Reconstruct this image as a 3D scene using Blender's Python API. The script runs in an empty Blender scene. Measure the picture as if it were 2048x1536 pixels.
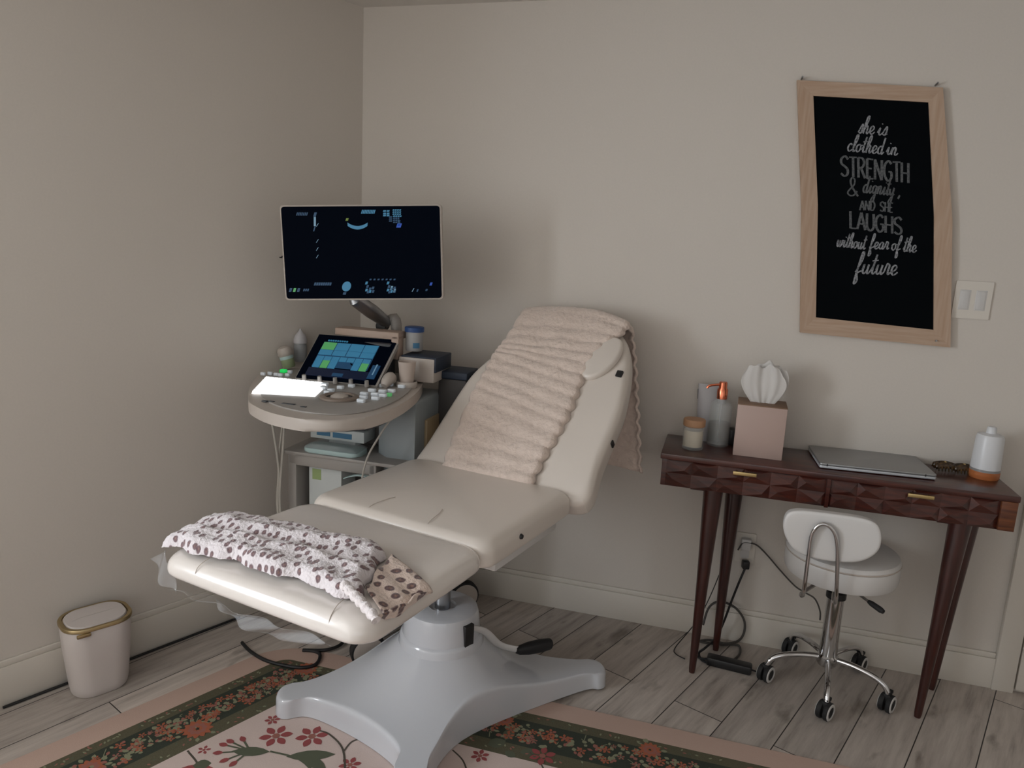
import bpy, bmesh, math, random
from mathutils import Vector as V, Matrix
random.seed(7)
R = math.radians; PI = math.pi
SC = bpy.context.scene; COL = SC.collection

# ------------------------------------------------------------------ camera
FPX = 1480.0; CAMH = 1.5; PITCH = R(11); ROLL = 0.05
fwd = V((0, math.cos(PITCH), -math.sin(PITCH))); r0 = V((1, 0, 0)); u0 = r0.cross(fwd)
rt = r0*math.cos(ROLL)+u0*math.sin(ROLL); up = u0*math.cos(ROLL)-r0*math.sin(ROLL)
CAM = V((0, 0, CAMH))
cd = bpy.data.cameras.new('camera'); co = bpy.data.objects.new('camera', cd); COL.objects.link(co)
cd.sensor_width = 36; cd.lens = FPX/2048*36; cd.clip_start = .02
M = Matrix((rt, up, -fwd)).transposed().to_4x4(); M.translation = CAM; co.matrix_world = M
SC.camera = co
def ray(x, y): return fwd+rt*((x-1024)/FPX)-up*((y-768)/FPX)

class Fr:
    """a local frame standing in the room"""
    def __init__(s, o, az=0, X=None, Z=None):
        s.o = V(o)
        if X is None: s.X = V((math.cos(R(az)), math.sin(R(az)), 0)); s.Z = V((0, 0, 1))
        else: s.X = V(X).normalized(); s.Z = (V(Z)-s.X*V(Z).dot(s.X)).normalized()
        s.Y = s.Z.cross(s.X)
    def mat(s):
        m = Matrix((s.X, s.Y, s.Z)).transposed().to_4x4(); m.translation = s.o; return m
    def w(s, x, y, z): return s.o+s.X*x+s.Y*y+s.Z*z
    def l(s, P): d = V(P)-s.o; return V((d.dot(s.X), d.dot(s.Y), d.dot(s.Z)))
    def hit(s, px, py, ax, val):
        """where the sight line through a point of the view meets a plane of this frame"""
        n = {'x': s.X, 'y': s.Y, 'z': s.Z}[ax]; d = ray(px, py); P0 = s.o+n*val
        return s.l(CAM+d*((P0-CAM).dot(n)/d.dot(n)))
def proj(P): v = V(P)-CAM; z = v.dot(fwd); return 1024+FPX*v.dot(rt)/z, 768-FPX*v.dot(up)/z
WF = Fr((0, 0, 0), 0)
def onz(px, py, z=0): return WF.hit(px, py, 'z', z)

# ------------------------------------------------------------------ materials
def mat(name, col, rough=.5, metal=0, **k):
    m = bpy.data.materials.new(name); m.use_nodes = True; nt = m.node_tree; b = nt.nodes['Principled BSDF']
    b.inputs['Base Color'].default_value = (*col, 1); b.inputs['Roughness'].default_value = rough; b.inputs['Metallic'].default_value = metal
    if 'coat' in k: b.inputs['Coat Weight'].default_value = k['coat']; b.inputs['Coat Roughness'].default_value = k.get('coatr', .08)
    if 'emit' in k: b.inputs['Emission Color'].default_value = (*k['emit'], 1); b.inputs['Emission Strength'].default_value = k.get('es', 1)
    if 'trans' in k: b.inputs['Transmission Weight'].default_value = k['trans']; b.inputs['IOR'].default_value = k.get('ior', 1.45)
    if 'alpha' in k: b.inputs['Alpha'].default_value = k['alpha']
    if 'sheen' in k: b.inputs['Sheen Weight'].default_value = k['sheen']
    if 'spec' in k: b.inputs['Specular IOR Level'].default_value = k['spec']
    if 'sss' in k: b.inputs['Subsurface Weight'].default_value = k['sss']; b.inputs['Subsurface Radius'].default_value = (.02, .015, .01)
    N = nt.nodes; L = nt.links
    if 'bump' in k or 'var' in k:
        tc = N.new('ShaderNodeTexCoord'); no = N.new('ShaderNodeTexNoise'); no.inputs['Scale'].default_value = k.get('scale', 40); no.inputs['Detail'].default_value = k.get('detail', 4)
        mp = N.new('ShaderNodeMapping'); mp.inputs['Scale'].default_value = k.get('stretch', (1, 1, 1))
        L.new(tc.outputs['Object'], mp.inputs[0]); L.new(mp.outputs[0], no.inputs['Vector'])
        if 'bump' in k:
            bp = N.new('ShaderNodeBump'); bp.inputs['Strength'].default_value = k['bump']; bp.inputs['Distance'].default_value = k.get('dist', .004)
            L.new(no.outputs['Fac'], bp.inputs['Height']); L.new(bp.outputs[0], b.inputs['Normal'])
        if 'var' in k:
            cr = N.new('ShaderNodeValToRGB'); cr.color_ramp.elements[0].position = k.get('p0', .3); cr.color_ramp.elements[1].position = k.get('p1', .7)
            cr.color_ramp.elements[0].color = (*k['var'], 1); cr.color_ramp.elements[1].color = (*col, 1)
            L.new(no.outputs['Fac'], cr.inputs[0]); L.new(cr.outputs[0], b.inputs['Base Color'])
    return m

def srgb(r, g, b): return tuple(((c/255)/12.92 if c/255 <= .04045 else ((c/255+.055)/1.055)**2.4) for c in (r, g, b))
WALLC = (.62, .575, .525)
m_wall = mat('wall_paint', WALLC, .55, bump=.12, scale=160, dist=.001, var=(.60, .56, .51))
m_ceil = mat('ceiling_paint', (.66, .63, .59), .9)
m_trim = mat('trim_paint', (.66, .62, .56), .4)
m_white = mat('white_plastic', (.62, .60, .58), .35)
m_blackp = mat('black_plastic', (.012, .012, .013), .4)
m_rubber = mat('black_rubber', (.01, .01, .011), .7)
m_chrome = mat('chrome', (.62, .62, .63), .08, 1)
m_steel = mat('brushed_steel', (.36, .37, .39), .3, 1)
m_vinylf = mat('glossy_cream_vinyl', (.70, .65, .61), .25, bump=.08, scale=14, dist=.012, coat=.9, coatr=.10)
m_vinyl = mat('cream_vinyl', (.68, .62, .565), .32, bump=.08, scale=14, dist=.012, coat=.35, coatr=.16)
m_vinylw = mat('white_vinyl', (.66, .65, .64), .35, bump=.05, scale=30)
m_gloss = mat('white_gloss_shell', (.57, .59, .63), .16, coat=.6, coatr=.05)
m_metalw = mat('white_painted_metal', (.58, .57, .56), .35)
m_cartg = mat('cart_grey', (.33, .31, .29), .45)
m_cartw = mat('cart_warm_white', (.46, .41, .37), .42)
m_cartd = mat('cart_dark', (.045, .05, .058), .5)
m_navy = mat('navy_plastic', (.014, .024, .045), .6)
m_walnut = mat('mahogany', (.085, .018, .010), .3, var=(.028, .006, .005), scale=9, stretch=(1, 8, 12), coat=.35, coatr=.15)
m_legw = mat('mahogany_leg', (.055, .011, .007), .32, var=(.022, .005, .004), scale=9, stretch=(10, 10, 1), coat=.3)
m_endg = mat('end_grain', (.17, .055, .018), .45, var=(.07, .02, .01), scale=10, stretch=(1, 1, 10))
m_brass = mat('brass', (.56, .42, .20), .35, 1)
m_gold = mat('brushed_gold', (.46, .36, .20), .35, 1)
m_frame = mat('raw_wood_frame', (.47, .345, .255), .6, var=(.40, .27, .185), scale=7, stretch=(14, 1, 1), bump=.1)
m_frameh = mat('raw_wood_rail', (.47, .345, .255), .6, var=(.40, .27, .185), scale=7, stretch=(1, 1, 14), bump=.1)
m_slate = mat('black_chalkboard', (.0022, .0032, .0042), .8, spec=.04)
m_chalk = mat('white_chalk', (.32, .33, .35), .9, var=(.10, .105, .115), scale=170, p0=.35, p1=.6)
m_chalkd = mat('thin_chalk', (.12, .125, .13), .9, var=(.055, .06, .065), scale=170, p0=.35, p1=.6)
m_binw = mat('bin_white', (.60, .55, .53), .38)
m_tiss = mat('tissue_paper', (.62, .60, .58), .9)
m_tbox = mat('blush_box', (.44, .325, .285), .55)
m_tboxt = mat('wooden_box_top', (.20, .12, .075), .6)
m_glass = mat('clear_glass', (.80, .84, .84), .04, alpha=.22)
m_candle = mat('candle_wax', (.66, .54, .36), .5)
m_cork = mat('light_wood_lid', (.42, .235, .13), .6)
m_copper = mat('copper', (.80, .25, .14), .22, 1)
m_bottlew = mat('translucent_white', (.50, .49, .51), .4)
m_alu = mat('laptop_silver', (.34, .345, .35), .38, .7)
m_alue = mat('laptop_edge', (.55, .57, .60), .4, .3)
m_tort = mat('tortoiseshell', (.10, .055, .022), .2, var=(.01, .006, .004), scale=90)
m_orangewood = mat('orange_wood', (.50, .17, .055), .45, var=(.36, .11, .035), scale=20, stretch=(1, 1, 6))
m_diff = mat('milky_white', (.64, .65, .67), .35)
m_scr = mat('screen_black', (.0006, .001, .002), .45, emit=(.0010, .0025, .007), es=.5, spec=.015)
def em(name, c, s): return mat(name, tuple(x*.3 for x in c), .4, emit=c, es=s)
m_kb = em('backlit_keys', (1.0, 1.0, 1.0), 1.3)
m_blue = em('screen_blue', srgb(60, 130, 168), .62)
m_blued = em('screen_blue_dim', srgb(36, 84, 124), .40)
m_bluel = em('screen_light', srgb(140, 185, 215), .38)
m_green = em('screen_green', srgb(96, 180, 110), .55)
m_gbtn = em('green_button', (.02, .80, .14), .7)
m_vblue = em('screen_violet_blue', srgb(40, 90, 200), .5)
m_key = mat('white_keycap', (.62, .66, .70), .4, emit=(.6, .66, .72), es=.10)
m_boxw = mat('white_carton', (.56, .60, .60), .6)
m_prb = mat('printed_blue', (.05, .17, .30), .6)
m_prg = mat('printed_green', (.30, .40, .17), .6)
m_teal = mat('pale_teal_plastic', (.42, .56, .56), .35)
m_cable = mat('white_cable', (.42, .40, .36), .5)
m_bcable = mat('black_cable', (.008, .008, .009), .6)
m_gcable = mat('grey_cable', (.06, .055, .05), .6)
m_bluecap = mat('blue_cap', (.015, .06, .20), .5)
m_lgreen = mat('pale_green_label', (.28, .34, .20), .5)
m_clear = mat('clear_vinyl_sheet', (.75, .78, .82), .05, alpha=.12, spec=1.0, bump=.8, scale=9, dist=.02, coat=1, coatr=.03)
m_sky = None

# fluffy cream throw
m_fluff = mat('cream_plush', (.72, .60, .53), .95, bump=.9, scale=55, dist=.008, var=(.64, .53, .465), sheen=.4, p0=.25, p1=.75)
m_plushb = mat('white_plush', (.74, .68, .68), .95, bump=.9, scale=70, dist=.01, sheen=.3)
def spotted(name, base, c1, c2, sc, vert=False):
    m = mat(name, base, .95, sheen=.3); nt = m.node_tree; N = nt.nodes; L = nt.links; b = N['Principled BSDF']
    tc = N.new('ShaderNodeTexCoord'); mp = N.new('ShaderNodeMapping'); mp.inputs['Scale'].default_value = (1.15, 1, 1); L.new(tc.outputs['Object'], mp.inputs[0])
    mp.inputs['Rotation'].default_value = (0, R(-42), 0) if vert else (R(-38), 0, 0)
    n1 = N.new('ShaderNodeTexNoise'); n1.inputs['Scale'].default_value = 30; L.new(mp.outputs[0], n1.inputs['Vector'])
    mx = N.new('ShaderNodeMix'); mx.data_type = 'RGBA'; mx.inputs['Factor'].default_value = .012; L.new(mp.outputs[0], mx.inputs['A']); L.new(n1.outputs['Color'], mx.inputs['B'])
    vo = N.new('ShaderNodeTexVoronoi'); vo.voronoi_dimensions = '2D'; vo.inputs['Scale'].default_value = sc; vo.inputs['Randomness'].default_value = .85; L.new(mx.outputs['Result'], vo.inputs['Vector'])
    cr = N.new('ShaderNodeValToRGB'); e = cr.color_ramp.elements; e[0].position = 0; e[0].color = (*c2, 1); e[1].position = .14; e[1].color = (*c1, 1)
    x = e.new(.27); x.color = (*c1, 1); x = e.new(.36); x.color = (*base, 1)
    L.new(vo.outputs['Distance'], cr.inputs[0])
    # only some of the cells carry a spot
    wn = N.new('ShaderNodeSeparateColor'); L.new(vo.outputs['Color'], wn.inputs[0])
    gt = N.new('ShaderNodeMath'); gt.operation = 'GREATER_THAN'; gt.inputs[1].default_value = .22; L.new(wn.outputs[0], gt.inputs[0])
    m2 = N.new('ShaderNodeMix'); m2.data_type = 'RGBA'; L.new(gt.outputs[0], m2.inputs['Factor']); m2.inputs['A'].default_value = (*base, 1); L.new(cr.outputs[0], m2.inputs['B'])
    L.new(m2.outputs['Result'], b.inputs['Base Color'])
    no = N.new('ShaderNodeTexNoise'); no.inputs['Scale'].default_value = 120; bp = N.new('ShaderNodeBump'); bp.inputs['Strength'].default_value = .8; bp.inputs['Distance'].default_value = .006
    L.new(tc.outputs['Object'], no.inputs['Vector']); L.new(no.outputs['Fac'], bp.inputs['Height']); L.new(bp.outputs[0], b.inputs['Normal'])
    return m
m_leo = spotted('leopard_plush', (.68, .63, .65), (.17, .11, .12), (.30, .17, .14), 45)
m_leo2 = spotted('leopard_lining', (.66, .53, .46), (.12, .07, .07), (.30, .16, .11), 34, True)

def floor_mat():
    m = mat('weathered_planks', (.2, .18, .16), .5); nt = m.node_tree; N = nt.nodes; L = nt.links; b = N['Principled BSDF']
    g = N.new('ShaderNodeNewGeometry'); mp = N.new('ShaderNodeMapping'); mp.vector_type = 'POINT'
    mp.inputs['Rotation'].default_value = (0, 0, R(-52)); mp.inputs['Location'].default_value = (0, 0, 0)
    L.new(g.outputs['Position'], mp.inputs[0])
    ad = N.new('ShaderNodeVectorMath'); ad.operation = 'ADD'; ad.inputs[1].default_value = (.35, .093+10*.168-.168*6, 0); L.new(mp.outputs[0], ad.inputs[0])
    br = N.new('ShaderNodeTexBrick'); br.offset = .37; br.offset_frequency = 2; br.inputs['Scale'].default_value = 1; br.inputs['Brick Width'].default_value = 1.25; br.inputs['Row Height'].default_value = .168
    br.inputs['Mortar Size'].default_value = .0018; br.inputs['Mortar Smooth'].default_value = .1; br.inputs['Bias'].default_value = 0
    br.inputs['Color1'].default_value = (0, 0, 0, 1); br.inputs['Color2'].default_value = (1, 1, 1, 1); br.inputs['Mortar'].default_value = (.5, .5, .5, 1)
    L.new(ad.outputs[0], br.inputs['Vector'])
    st = N.new('ShaderNodeMapping'); st.inputs['Scale'].default_value = (2.2, 22, 1); L.new(ad.outputs[0], st.inputs[0])
    off = N.new('ShaderNodeVectorMath'); off.operation = 'MULTIPLY_ADD'; off.inputs[1].default_value = (7, 3, 5); L.new(br.outputs['Color'], off.inputs[0]); L.new(st.outputs[0], off.inputs[2])
    n1 = N.new('ShaderNodeTexNoise'); n1.inputs['Scale'].default_value = 1.4; n1.inputs['Detail'].default_value = 8; n1.inputs['Roughness'].default_value = .65; L.new(off.outputs[0], n1.inputs['Vector'])
    cr = N.new('ShaderNodeValToRGB'); e = cr.color_ramp.elements; e[0].position = .22; e[0].color = (.22, .19, .17, 1); e[1].position = .72; e[1].color = (.60, .55, .505, 1); x = e.new(.45); x.color = (.44, .395, .36, 1)
    L.new(n1.outputs['Fac'], cr.inputs[0])
    # plank to plank tint
    t = N.new('ShaderNodeMix'); t.data_type = 'RGBA'; t.blend_type = 'MULTIPLY'; t.inputs['Factor'].default_value = 1
    c2 = N.new('ShaderNodeValToRGB'); c2.color_ramp.elements[0].color = (.80, .79, .78, 1); c2.color_ramp.elements[1].color = (1.12, 1.1, 1.08, 1); L.new(br.outputs['Color'], c2.inputs[0])
    L.new(cr.outputs[0], t.inputs['A']); L.new(c2.outputs[0], t.inputs['B'])
    n2 = N.new('ShaderNodeTexNoise'); n2.inputs['Scale'].default_value = 2.3; n2.inputs['Detail'].default_value = 6; s2 = N.new('ShaderNodeMapping'); s2.inputs['Scale'].default_value = (2, 5, 1); L.new(ad.outputs[0], s2.inputs[0]); L.new(s2.outputs[0], n2.inputs['Vector'])
    k = N.new('ShaderNodeValToRGB'); k.color_ramp.elements[0].position = .27; k.color_ramp.elements[0].color = (.35, .33, .31, 1); k.color_ramp.elements[1].position = .40; k.color_ramp.elements[1].color = (1, 1, 1, 1); L.new(n2.outputs['Fac'], k.inputs[0])
    t2 = N.new('ShaderNodeMix'); t2.data_type = 'RGBA'; t2.blend_type = 'MULTIPLY'; t2.inputs['Factor'].default_value = .8; L.new(t.outputs['Result'], t2.inputs['A']); L.new(k.outputs[0], t2.inputs['B'])
    mo = N.new('ShaderNodeMix'); mo.data_type = 'RGBA'; L.new(br.outputs['Fac'], mo.inputs['Factor']); L.new(t2.outputs['Result'], mo.inputs['A']); mo.inputs['B'].default_value = (.02, .017, .015, 1)
    L.new(mo.outputs['Result'], b.inputs['Base Color'])
    bp = N.new('ShaderNodeBump'); bp.inputs['Strength'].default_value = .25; bp.inputs['Distance'].default_value = .002; L.new(n1.outputs['Fac'], bp.inputs['Height']); L.new(bp.outputs[0], b.inputs['Normal'])
    return m
m_floor = floor_mat()

# ------------------------------------------------------------------ mesh helpers
def nb(): return bmesh.new()
def box(bm, lo, hi, bev=0, seg=2, M4=None):
    lo, hi = V(lo), V(hi); c = (lo+hi)/2; s = hi-lo
    r = bmesh.ops.create_cube(bm, size=1, matrix=Matrix.Translation(c) @ Matrix.Diagonal((*s, 1)))
    vs = r['verts']
    if bev > 0:
        es = list({e for v in vs for e in v.link_edges})
        q = bmesh.ops.bevel(bm, geom=vs+es, offset=min(bev, min(s)*.49), segments=seg, affect='EDGES', profile=.5)
        vs = list({v for f in q['faces'] for v in f.verts} | {v for v in vs if v.is_valid})
    if M4 is not None: bmesh.ops.transform(bm, matrix=M4, verts=[v for v in vs if v.is_valid])
    return vs
def prism(bm, pts, h0, h1, bev=0, seg=3, f=None):
    """outline (x,y) raised from h0 to h1, edges rounded; f places the points"""
    lo = [bm.verts.new((p[0], p[1], h0)) for p in pts]; hi = [bm.verts.new((p[0], p[1], h1)) for p in pts]
    n = len(pts); fs = [bm.faces.new(lo[::-1]), bm.faces.new(hi)]
    for i in range(n): bm.faces.new((lo[i], lo[(i+1) % n], hi[(i+1) % n], hi[i]))
    vs = lo+hi
    if bev:
        es = [e for fc in fs for e in fc.edges]
        q = bmesh.ops.bevel(bm, geom=es, offset=bev, segments=seg, affect='EDGES', profile=.5)
        vs = list({v for fc in q['faces'] for v in fc.verts} | {v for v in vs if v.is_valid})
    if f:
        for v in vs: v.co = V(f(*v.co))
    return vs
def lathe(bm, prof, seg=32, c=(0, 0, 0), M4=None):
    c = V(c); rows = []
    for r_, z in prof:
        if r_ < 1e-6: rows.append([bm.verts.new(c+V((0, 0, z)))])
        else: rows.append([bm.verts.new(c+V((r_*math.cos(2*PI*i/seg), r_*math.sin(2*PI*i/seg), z))) for i in range(seg)])
    for a, b in zip(rows, rows[1:]):
        for i in range(seg):
            j = (i+1) % seg
            if len(a) == 1 and len(b) == 1: continue
            if len(a) == 1: bm.faces.new((a[0], b[j], b[i]))
            elif len(b) == 1: bm.faces.new((a[i], a[j], b[0]))
            else: bm.faces.new((a[i], a[j], b[j], b[i]))
    vs = [v for r_ in rows for v in r_]
    if M4 is not None: bmesh.ops.transform(bm, matrix=M4, verts=vs)
    return vs
def smooth(pts, n=6, closed=False):
    P = [V(p) for p in pts]; out = []; N_ = len(P)
    rng = range(N_ if closed else N_-1)
    for i in rng:
        if closed: a, b, c, d = P[i-1], P[i], P[(i+1) % N_], P[(i+2) % N_]
        else: a, b, c, d = P[max(i-1, 0)], P[i], P[i+1], P[min(i+2, N_-1)]
        for k in range(n):
            t = k/n; out.append(.5*((2*b)+(c-a)*t+(2*a-5*b+4*c-d)*t*t+(3*b-a-3*c+d)*t**3))
    if not closed: out.append(P[-1])
    return out
def tube(bm, pts, r=.005, seg=8, closed=False, radii=None, flat=1.0):
    P = [V(p) for p in pts]; n = len(P); rows = []; prev = None
    for i, p in enumerate(P):
        t = (P[(i+1) % n]-P[i-1]) if closed else (P[min(i+1, n-1)]-P[max(i-1, 0)])
        if t.length < 1e-9: t = V((0, 0, 1))
        t.normalize()
        if prev is None:
            prev = t.orthogonal().normalized()
        prev = (prev-t*prev.dot(t))
        if prev.length < 1e-6: prev = t.orthogonal()
        prev.normalize(); b = t.cross(prev); rr = radii[i] if radii else r
        rows.append([bm.verts.new(p+(prev*math.cos(2*PI*k/seg)+b*math.sin(2*PI*k/seg)*flat)*rr) for k in range(seg)])
    m = n if closed else n-1
    for i in range(m):
        a, b_ = rows[i], rows[(i+1) % n]
        for k in range(seg): bm.faces.new((a[k], a[(k+1) % seg], b_[(k+1) % seg], b_[k]))
    if not closed: bm.faces.new(rows[0][::-1]); bm.faces.new(rows[-1])
    return [v for r_ in rows for v in r_]
def cyl(bm, a, b, r, r2=None, seg=20): return tube(bm, [a, V(a).lerp(V(b), .5), b], seg=seg, radii=[r, (r+(r2 if r2 is not None else r))/2, r2 if r2 is not None else r])
def grid(bm, nu, nv, f, mi=None):
    vs = [[bm.verts.new(f(i/nu, j/nv)) for i in range(nu+1)] for j in range(nv+1)]
    for j in range(nv):
        for i in range(nu):
            fc = bm.faces.new((vs[j][i], vs[j][i+1], vs[j+1][i+1], vs[j+1][i]))
            if mi: fc.material_index = mi(i/nu, j/nv)
    return vs
def rrect(w, h, r, n=5, cx=0, cy=0):
    o = []
    for sx, sy, a0 in ((1, -1, -90), (1, 1, 0), (-1, 1, 90), (-1, -1, 180)):
        for k in range(n+1):
            a = R(a0+90*k/n); o.append((cx+sx*(w/2-r)+r*math.cos(a), cy+sy*(h/2-r)+r*math.sin(a)))
    return o
def obj(name, bm, m, parent=None, sm=True, mods=(), label=None):
    bmesh.ops.recalc_face_normals(bm, faces=bm.faces)
    me = bpy.data.meshes.new(name); bm.to_mesh(me); bm.free()
    for x in (m if isinstance(m, (list, tuple)) else [m]): me.materials.append(x)
    if sm:
        for p in me.polygons: p.use_smooth = True
        me.set_sharp_from_angle(angle=R(38))
    o = bpy.data.objects.new(name, me); COL.objects.link(o)
    if parent is not None: o.parent = parent
    for k in mods:
        md = o.modifiers.new(k[0], k[0])
        for a, v in k[1].items(): setattr(md, a, v)
    if label: o['label'] = label
    return o
def tag(o, label, cat, group=None):
    o['label'] = label; o['category'] = cat
    if group: o['group'] = group
    return o
def thing(name, label, cat, fr, group=None):
    o = bpy.data.objects.new(name, None); COL.objects.link(o); o.empty_display_size = .1
    o.matrix_world = fr.mat(); return tag(o, label, cat, group)
def single(name, bm, m, fr, label, cat, group=None, **k):
    o = obj(name, bm, m, **k); o.matrix_world = fr.mat(); return tag(o, label, cat, group)
def struct(name, bm, m, fr=None, **k):
    o = obj(name, bm, m, **k); o['kind'] = 'structure'
    if fr: o.matrix_world = fr.mat()
    return o
SUB = lambda n: ('SUBSURF', dict(levels=n, render_levels=n))
def copytree(o, M4=None):
    c = o.copy(); COL.objects.link(c)
    if M4 is not None: c.matrix_world = M4
    for ch in list(o.children):
        d = ch.copy(); COL.objects.link(d); d.parent = c
        for g in ch.children: e = g.copy(); COL.objects.link(e); e.parent = d
    return c

# ------------------------------------------------------------------ room shell
K = onz(716, 1140); B_ = onz(2020, 1380); L0 = onz(0, 1412)
AZB = math.degrees(math.atan2(B_.y-K.y, B_.x-K.x)); AZL = math.degrees(math.atan2(K.y-L0.y, K.x-L0.x))
# frame of the desk wall: x along it to the right, y INTO the wall, z up (so the room is at y<0)
FB = Fr(K, AZB)
# frame of the left wall: x along it towards the corner, y into the wall (left/back)
FL = Fr(K, AZL)
CEIL = 2.365
ROOMX = 3.55   # length of desk wall
LLEN = 4.7    # length of left wall
b = nb(); box(b, (-.2, 0, 0), (ROOMX+.1, .12, CEIL)); struct('wall_back', b, m_wall, FB)
LX0, LX1, LZ0, LZ1 = -4.1, -2.5, .85, 2.1      # main window, in the left wall just outside the view
b = nb(); box(b, (LX1, 0, 0), (0.05, .12, CEIL)); box(b, (-LLEN, 0, 0), (LX0, .12, CEIL)); box(b, (LX0, 0, 0), (LX1, .12, LZ0)); box(b, (LX0, 0, LZ1), (LX1, .12, CEIL)); struct('wall_left', b, m_wall, FL)
Q = FL.w(-LLEN+.05, 0, 0)                       # far end of the left wall, behind the camera
FF = Fr(Q, AZB)                                 # wall behind the camera, parallel to the desk wall
FX = 5.4
WX0, WX1, WZ0, WZ1 = 2.8, 4.9, .6, 2.15        # added opening for the rear fill light
b = nb()
box(b, (-.1, -.12, 0), (WX0, 0, CEIL)); box(b, (WX1, -.12, 0), (FX+.1, 0, CEIL)); box(b, (WX0, -.12, 0), (WX1, 0, WZ0)); box(b, (WX0, -.12, WZ1), (WX1, 0, CEIL))
struct('wall_front', b, m_wall, FF)
A1 = FB.w(ROOMX, 0, 0); A2 = FF.w(FX, 0, 0)
FR_ = Fr(A1, math.degrees(math.atan2(A2.y-A1.y, A2.x-A1.x))); b = nb(); box(b, (-.1, 0, 0), ((A2-A1).length+.1, .12, CEIL)); struct('wall_right', b, m_wall, FR_)
corners = [K, FL.w(-LLEN+.05, 0, 0), A2, A1]
def slab(z0, z1):
    b = nb(); cen = sum(corners, V())/4
    pts = [(c+(c-cen)*.04) for c in corners]; prism(b, [(p.x, p.y) for p in pts], z0, z1); return b
struct('floor', slab(-.05, 0), m_floor); struct('ceiling', slab(CEIL, CEIL+.08), m_ceil)
def baseboard(b, x0, x1, h=.135):
    box(b, (x0, -.014, 0), (x1, -.0005, h-.02), .001); box(b, (x0, -.010, h-.02), (x1, -.0005, h), .003)
b = nb(); baseboard(b, 0.0, 2.53); struct('baseboard_back', b, m_trim, FB)
b = nb(); baseboard(b, -LLEN+.1, -.01, .15); struct('baseboard_left', b, m_trim, FL)
# door casing and door at the right end of the desk wall
b = nb(); box(b, (2.53, -.022, 0), (2.598, -.0005, 2.12), .002); box(b, (2.53, -.022, 2.05), (3.5, -.0005, 2.12), .002); box(b, (3.43, -.022, 0), (3.5, -.0005, 2.12), .002)
struct('trim_1', b, m_trim, FB)
b = nb(); box(b, (2.606, -.016, .012), (3.424, -.001, 2.045), .002)
for z0, z1 in ((.2, .95), (1.1, 1.9)):
    for x0, x1 in ((2.72, 2.98), (3.06, 3.32)): box(b, (x0, -.021, z0), (x1, -.014, z1), .004)
d1 = struct('door_1', b, m_trim, FB)
b = nb(); lathe(b, [(0, -.05), (.025, -.045), (.028, -.03), (.012, -.02), (.012, 0)], 16, M4=Matrix.Translation((3.36, -.02, .98)) @ Matrix.Rotation(R(-90), 4, 'X')); obj('door_knob', b, m_steel, d1)
# windows: daylight in the left wall, an added fill opening behind the camera
def window(nm, fr, x0, x1, z0, z1, y0, y1, sill):
    b = nb(); xm_ = (x0+x1)/2
    for lo, hi in (((x0, y0, z0), (x0+.05, y1, z1)), ((x1-.05, y0, z0), (x1, y1, z1)), ((x0, y0, z0), (x1, y1, z0+.05)), ((x0, y0, z1-.05), (x1, y1, z1)), ((xm_-.02, y0, z0), (xm_+.02, y1, z1))): box(b, lo, hi, .003)
    w_ = struct(nm, b, m_trim, fr)
    b = nb(); box(b, (x0-.08, sill[0], z0-.035), (x1+.08, sill[1], z0), .004); obj('window_sill', b, m_trim, w_)
window('window_1', FL, LX0, LX1, LZ0, LZ1, .05, .10, (-.06, .10))
window('fill_window', FF, WX0, WX1, WZ0, WZ1, -.10, -.05, (-.10, .06))  # added window, there only to carry the weak rear fill
def area_light(nm, fr, x, z, y, w_, h_, e, col, sgn):
    ld = bpy.data.lights.new(nm, 'AREA'); ld.shape = 'RECTANGLE'; ld.size = w_; ld.size_y = h_; ld.energy = e; ld.color = col
    lo = bpy.data.objects.new(nm, ld); COL.objects.link(lo)
    zax = fr.Y*sgn; xax = fr.X; yax = zax.cross(xax); lm = Matrix((xax, yax, zax)).transposed().to_4x4(); lm.translation = fr.w(x, y, z); lo.matrix_world = lm
area_light('daylight', FL, (LX0+LX1)/2, (LZ0+LZ1)/2, .13, LX1-LX0, LZ1-LZ0, 160, (.88, .94, 1.0), 1)
area_light('fill_light_rear', FF, (WX0+WX1)/2, (WZ0+WZ1)/2, -.13, WX1-WX0, WZ1-WZ0, 8, (1.0, .95, .88), -1)  # added warm fill lamp that lifts the left wall
W = bpy.data.worlds.new('world'); SC.world = W; W.use_nodes = True
W.node_tree.nodes['Background'].inputs[0].default_value = (.75, .85, 1, 1); W.node_tree.nodes['Background'].inputs[1].default_value = .6
# warm ceiling lamp further back in the room
cl = Fr((.9, .6, CEIL), 0)
lampt = None

# ------------------------------------------------------------------ rug
nLv = -FL.Y; nBv = -FB.Y
def ab(a, b_, z=0):
    """the point at distance a from the left wall and b_ from the desk wall"""
    det = nLv.x*nBv.y-nLv.y*nBv.x
    x = (a*nBv.y-b_*nLv.y)/det; y = (nLv.x*b_-nBv.x*a)/det
    return V((K.x+x, K.y+y, z))
def inv(P): d = V(P)-K; return d.dot(nLv), d.dot(nBv)
m_rp = mat('rug_pink_edge', (.50, .36, .30), .95, bump=.3, scale=300, dist=.002)
m_ro = mat('rug_olive', (.105, .095, .055), .95, bump=.3, scale=300, dist=.002, var=(.075, .07, .04))
m_rg = mat('rug_dark_green', (.022, .032, .022), .95, bump=.3, scale=300, dist=.002, var=(.035, .04, .026))
m_rc = mat('rug_cream', (.58, .47, .43), .95, bump=.3, scale=300, dist=.002)
m_r1 = mat('rug_red', (.27, .06, .06), .95); m_r2 = mat('rug_orange', (.34, .10, .05), .95); m_r3 = mat('rug_leaf', (.085, .095, .06), .95); m_r4 = mat('rug_pale_leaf', (.22, .225, .14), .95); m_r5 = mat('rug_rose', (.28, .11, .085), .95); m_r6 = mat('rug_stem', (.07, .06, .045), .95)
rb = nb(); H_ = .006
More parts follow.
